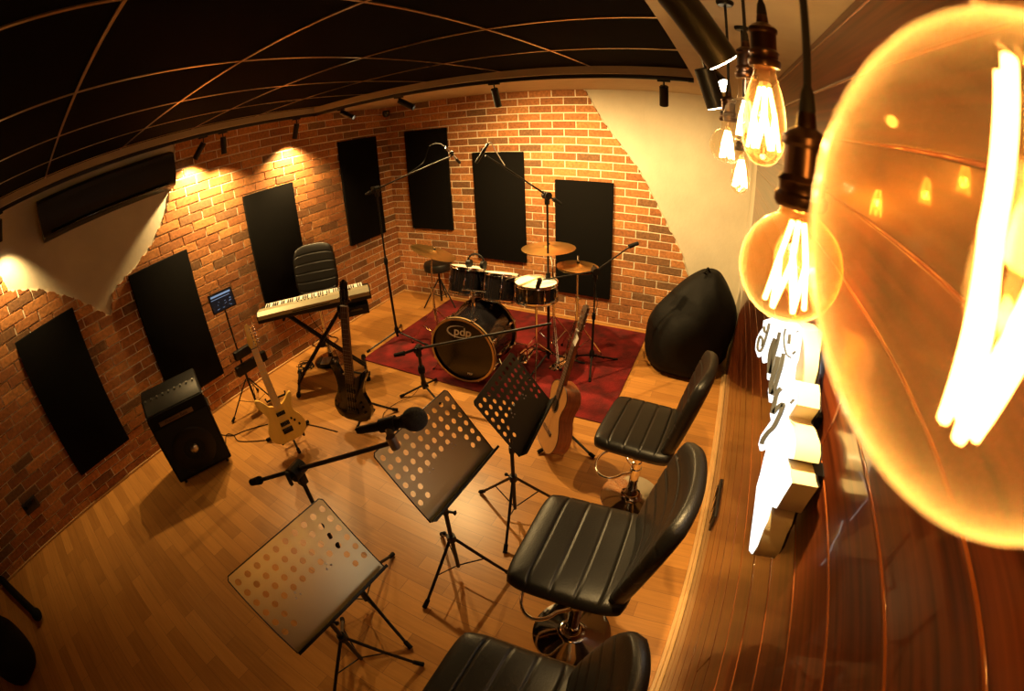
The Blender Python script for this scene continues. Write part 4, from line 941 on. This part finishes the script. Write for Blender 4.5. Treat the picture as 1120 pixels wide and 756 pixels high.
# ------------------------------------------------------------------ bass amplifier
t = thing('bass_amplifier', 'black bass amplifier cabinet with name plate against the left brick wall', 'amplifier', (.666, -3.793, 0), RD(-17))
dx, dy = .36, .545
prof = [(-dx/2, .055), (dx/2, .055), (dx/2, .695), (0, .770), (-dx/2, .770)]
b = MB(); b.prism(prof, -dy/2, dy/2, Matrix(((1, 0, 0, 0), (0, 0, 1, 0), (0, 1, 0, 0), (0, 0, 0, 1))), bev=.012); b.build('cabinet', tolex, t, ang=50)
b = MB(); b.box((dx/2+.002, 0, .330), (.010, dy-.04, .50), bev=.003); b.build('grille_cloth', grille, t)
A = V((dx/2, 0, .695)); B_ = V((0, 0, .770)); pm = (A+B_)/2; dirp = (B_-A).normalized(); Mp = frame(pm, dirp, (.4, 0, 1))
b = MB(); b.box((0, 0, .003), (dy-.04, .170, .006), Mp, bev=.002); b.build('control_panel', mat('amp_panel', (.016, .014, .011), .5, metal=.2), t)
for i in range(9): MB().cyl(Mp @ V((-.23+.0575*i, .070, .006)), Mp @ V((-.23+.0575*i, .070, .018)), .008, n=14).build('knob', steel, t)
b = MB(); b.box((dx/2+.009, -.02, .615), (.004, .32, .040), bev=.001); pl = b.build('name_plate', mat('plate_bronze', (.16, .10, .055), .45, metal=.5), t)
b = MB(); Mt = Matrix(((0, 0, 1, dx/2+.0115), (1, 0, 0, -.02), (0, 1, 0, .615), (0, 0, 0, 1)))
b.text('Phantom Bass', .038, .0006, Mt); b.build('plate_lettering', mat('plate_text', (.03, .015, .01), .6), pl)
b = MB(); b.lathe([(.10, 0), (.19, 0), (.20, .006), (.19, .012), (.10, .006)], 36, Matrix.Translation((dx/2+.004, 0, .29)) @ Matrix.Rotation(pi/2, 4, 'Y'), closed=True); b.build('speaker_ring', blackpl, t)
b = MB(); b.lathe([(0, .028), (.02, .026), (.036, .014), (.042, 0), (0, 0)], 28, Matrix.Translation((dx/2+.006, .0, .29)) @ Matrix.Rotation(pi/2, 4, 'Y')); b.build('dust_cap', steel, t)
for x in (-.13, .13):
    for y in (-.22, .22):
        b = MB(); b.cyl((x, y-.012, .025), (x, y+.012, .025), .025, n=18); b.box((x, y, .05), (.03, .035, .014), bev=.002); b.build('caster', blackmt, t)
for y in (-1, 1):
    b = MB(); b.box((dx/2-.012, y*dy/2, .69), (.03, .012, .03), bev=.003); b.build('corner_protector', steel, t)
    b = MB(); b.box((0, y*(dy/2+.004), .5), (.16, .012, .05), bev=.005); b.build('side_handle', blackpl, t)

# ------------------------------------------------------------------ tablet stand
t = thing('tablet_stand', 'thin black tripod stand carrying a small dark tablet and two control boxes', 'tablet stand', (.44, -2.95, 0))
b = MB(); b.tube([(0, 0, .05), (0, 0, .62)], .012, 10); b.build('lower_tube', blackmt, t)
b = MB(); b.tube([(0, 0, .60), (0, 0, 1.06)], .008, 10); b.build('upper_tube', blackmt, t)
tripod(t, .31, .33, .06, a0=RD(25), rad=.007)
b = MB(); b.box((.03, .035, .60), (.05, .20, .085), Matrix.Rotation(RD(0), 4, 'Z'), bev=.004); b.build('small_control_box', blackpl, t)
b = MB(); b.box((.035, .08, .455), (.05, .36, .095), bev=.004); b.build('wide_control_box', blackpl, t)
tb = thing('tablet', 'small dark tablet with glowing lines on the thin tripod stand', 'tablet', M=Matrix.Translation((.47, -2.965, 1.135)) @ Euler((0, RD(-14), RD(-8))).to_matrix().to_4x4())
b = MB(); b.box((0, 0, 0), (.012, .245, .175), bev=.004); b.build('case', blackpl, tb)
b = MB(); b.box((.0066, 0, 0), (.0014, .222, .152)); b.build('screen', screenm, tb)
b = MB(); b.box((.0078, 0, .058), (.0006, .20, .016)); b.box((.0078, -.01, .032), (.0006, .19, .004))
rnd = random.Random(4)
for i in range(16): b.box((.0078, rnd.uniform(-.095, .095), rnd.uniform(-.066, .015)), (.0006, rnd.uniform(.006, .018), .003))
b.build('screen_display', screen_txt, tb)

# ------------------------------------------------------------------ keyboard on its X stand
ky = math.atan2(.80, .69); kd = V((cos(ky), sin(ky), 0)); kn = V((sin(ky), -cos(ky), 0))   # along, toward camera
KC = V((.80, -2.19, .80)); Mk = Matrix((kd, -kn, V((0, 0, 1)))).transposed().to_4x4(); Mk.translation = KC   # local x along, y toward the player, z up
LK = 1.10
t = thing('keyboard', 'silver-panelled electronic keyboard with white keys on the black X stand', 'keyboard', M=Mk)
prof = [(-.16, .0), (.16, .0), (.165, .045), (.02, .056), (-.005, .083), (-.125, .100), (-.165, .072)]
b = MB(); b.prism(prof, -LK/2, LK/2, Matrix(((0, 0, 1, 0), (1, 0, 0, 0), (0, 1, 0, 0), (0, 0, 0, 1))), bev=.006); b.build('case', blackpl, t, ang=40)
b = MB(); b.prism([(-.1625, .034), (-.1675, .073), (-.1265, .1025), (-.009, .0860), (-.009, .083), (-.125, .099), (-.164, .071), (-.158, .034)], -LK/2+.012, LK/2-.012, Matrix(((0, 0, 1, 0), (1, 0, 0, 0), (0, 1, 0, 0), (0, 0, 0, 1)))); b.build('silver_panel', silver, t, ang=30)
for i in range(9): MB().cyl((-.14+.035*i, -.075, .092), (-.14+.035*i, -.075, .102), .007, n=10).build('control_knob', blackpl, t)
MB().box((-.02, -.1665, .045), (.36, .004, .006)).build('slot', blackpl, t)
b = MB(); b.box((-.16, -.07, .0955), (.05, .02, .003)); b.build('display', mat('lcd', (.5, .5, .48), .3), t)
nk = 45; wk = (LK-.12)/nk
wkm = bkm = None
for i in range(nk):
    x = -LK/2+.06+wk*(i+.5)
    if wkm is None: wkm = MB().box((0, 0, 0), (wk*.93, .135, .014), bev=.0015).build('white_key', ivory, t); o_ = wkm
    else: o_ = wkm.copy(); COL.objects.link(o_); o_.parent = t
    o_.location = (x, .09, .060)
    if i % 7 in (0, 1, 3, 4, 5) and i < nk-1:
        if bkm is None: bkm = MB().box((0, 0, 0), (wk*.5, .088, .014), bev=.002).build('black_key', blackpl, t); q_ = bkm
        else: q_ = bkm.copy(); COL.objects.link(q_); q_.parent = t
        q_.location = (x+wk/2, .066, .073)
t = thing('keyboard_stand', 'black double-braced X stand under the keyboard', 'keyboard stand', M=Matrix.Translation((KC.x, KC.y, 0)) @ Matrix.Rotation(ky, 4, 'Z'))
for sgn, nm in ((1, 0), (-1, 1)):
    b = MB()
    for q in ((-.05, .0) if sgn > 0 else (.0, .05)):
        b.tube([(-sgn*.36, q, .045), (sgn*.30, q, .775)], .014, 8)
    b.build('cross_bar', blackmt, t)
for sgn in (-1, 1):
    b = MB(); b.tube([(sgn*.36, -.22, .026), (sgn*.36, .24, .026)], .014, 8); ft = b.build('foot_bar', blackmt, t)
    for q in (-.22, .24):
        f = MB(); f.cyl((sgn*.36, q-.02, .024), (sgn*.36, q+.02, .024), .024, n=14); f.build('rubber_foot', rubber, ft)
    b = MB(); b.tube([(sgn*.30, -.16, .784), (sgn*.30, .16, .784)], .0135, 8); b.build('support_arm', rubber, t)
b = MB(); b.cyl((0, -.06, .41), (0, .09, .41), .03, n=20); b.build('hinge', blackpl, t)
# black sound module hanging below the right end
t = thing('sound_module', 'black sound module box below the right end of the keyboard', 'sound module', M=Matrix.Translation(KC+kd*.33+V((0, 0, -.105))+kn*(.02)) @ Matrix.Rotation(ky, 4, 'Z'))
b = MB(); b.box((0.03, 0, .005), (.30, .22, .10), bev=.008); b.build('case', blackpl, t)
b = MB(); b.box((0, -.111, .02), (.24, .004, .03), bev=.001); b.build('front_panel', blackgl, t)
t = thing('sustain_pedal', 'small grey pedal box on the floor under the keyboard', 'pedal', (.56, -2.03, 0), RD(30))
b = MB(); b.box((0, 0, .035), (.22, .14, .06), bev=.008); b.build('housing', blackpl, t)
b = MB(); b.box((0, -.02, .075), (.10, .12, .012), Matrix.Rotation(RD(6), 4, 'X'), bev=.003); b.build('treadle', steel, t)
rnd = random.Random(9)
pts = [(.22+.0*i, -2.23, .006) for i in range(1)]
for i in range(26):
    a = i*1.15; pts.append((.33+(.09+.04*sin(i*2.1))*cos(a), -2.17+(.07+.03*cos(i*1.7))*sin(a), .010+.004*(i % 4)))
cable(pts, 'tangled coil of black cable on the floor between the X stand and the brick wall', .004)
cable([(.72, -1.98, .05), (.70, -2.05, .35), (.74, -2.2, .62), (.86, -2.33, .86)], 'black cable running from the keyboard top down to the floor', .003)
cable([(.74, -3.60, .06), (.66, -3.52, .012), (.52, -3.42, .006), (.60, -3.38, .006), (.72, -3.40, .006), (.86, -3.32, .006), (1.02, -3.2, .006), (1.12, -3.15, .006)], 'black cable curling on the floor from the amplifier toward the yellow guitar', .004)
cable([(.42, -3.45, .006), (.50, -3.44, .006), (.60, -3.38, .006), (.66, -3.26, .006), (.76, -3.12, .006), (.90, -2.98, .006), (1.2, -2.86, .006), (1.5, -2.8, .006)], 'second black cable on the floor crossing under the tablet stand', .004)

# ------------------------------------------------------------------ dark gear bag in the lower left corner
t = thing('gear_bag', 'lumpy black gear bag standing on the floor in the dark bottom left corner', 'bag', (.98, -6.50, 0), RD(35))
b = MB(); rows = []; NU = 28
for j in range(15):
    v = j/14; ring = []
    rr = (1-abs(2*v-.9)**4*.35)
    for i in range(NU):
        a = 2*pi*i/NU; c_, s_ = cos(a), sin(a); k = (abs(c_)**3+abs(s_)**3)**(-1/3)
        ring.append(b.bm.verts.new(((.34*k*c_)*rr*(1+.03*sin(5*a+6*v)), .24*k*s_*rr*(1+.04*sin(4*a+5*v)), .42*v+.02*sin(3*a)*v)))
    rows.append(ring)
for a, c_ in zip(rows, rows[1:]):
    for i in range(NU): b.bm.faces.new((a[i], a[(i+1) % NU], c_[(i+1) % NU], c_[i]))
b.bm.faces.new(rows[0][::-1]); b.bm.faces.new(rows[-1]); b.build('body', beanm, t, ang=80)
b = MB(); b.tube(catmull([(-.16, 0, .42), (-.14, 0, .52), (.0, .02, .57), (.14, 0, .52), (.16, 0, .42)], 6), .015, 8); b.build('handle', beanm, t)
t = thing('folded_stand', 'thick black padded arm with round knob lying on the floor beside the left wall', 'stand', (.50, -5.93, 0), 0)
def onz(px, py, z): d = cam_ray(px, py); return CAM+d*((z-CAM.z)/d.z)
a_, c_ = onz(-4, 628, .06)-V((.5, -5.93, 0)), onz(40, 672, .06)-V((.5, -5.93, 0))
b = MB(); b.tube([a_, (a_+c_)/2, c_], [.040, .043, .040], 12); b.build('padded_arm', beanm, t)
b = MB(); b.ball(c_, .062, 18, (1, .9, .8)); b.build('knob', rubber, t)

# ------------------------------------------------------------------ dim ambient + view
w = bpy.data.worlds.new('w'); S.world = w; w.use_nodes = True
w.node_tree.nodes['Background'].inputs[0].default_value = (1, .6, .3, 1); w.node_tree.nodes['Background'].inputs[1].default_value = .0
S.view_settings.view_transform = 'Standard'; S.view_settings.look = 'None'; S.view_settings.gamma = 1; S.view_settings.use_curve_mapping = False
S.view_settings.exposure = 0.28
S.cycles.use_denoising = True
S.cycles.max_bounces = 8; S.cycles.transparent_max_bounces = 16; S.cycles.sample_clamp_indirect = 6
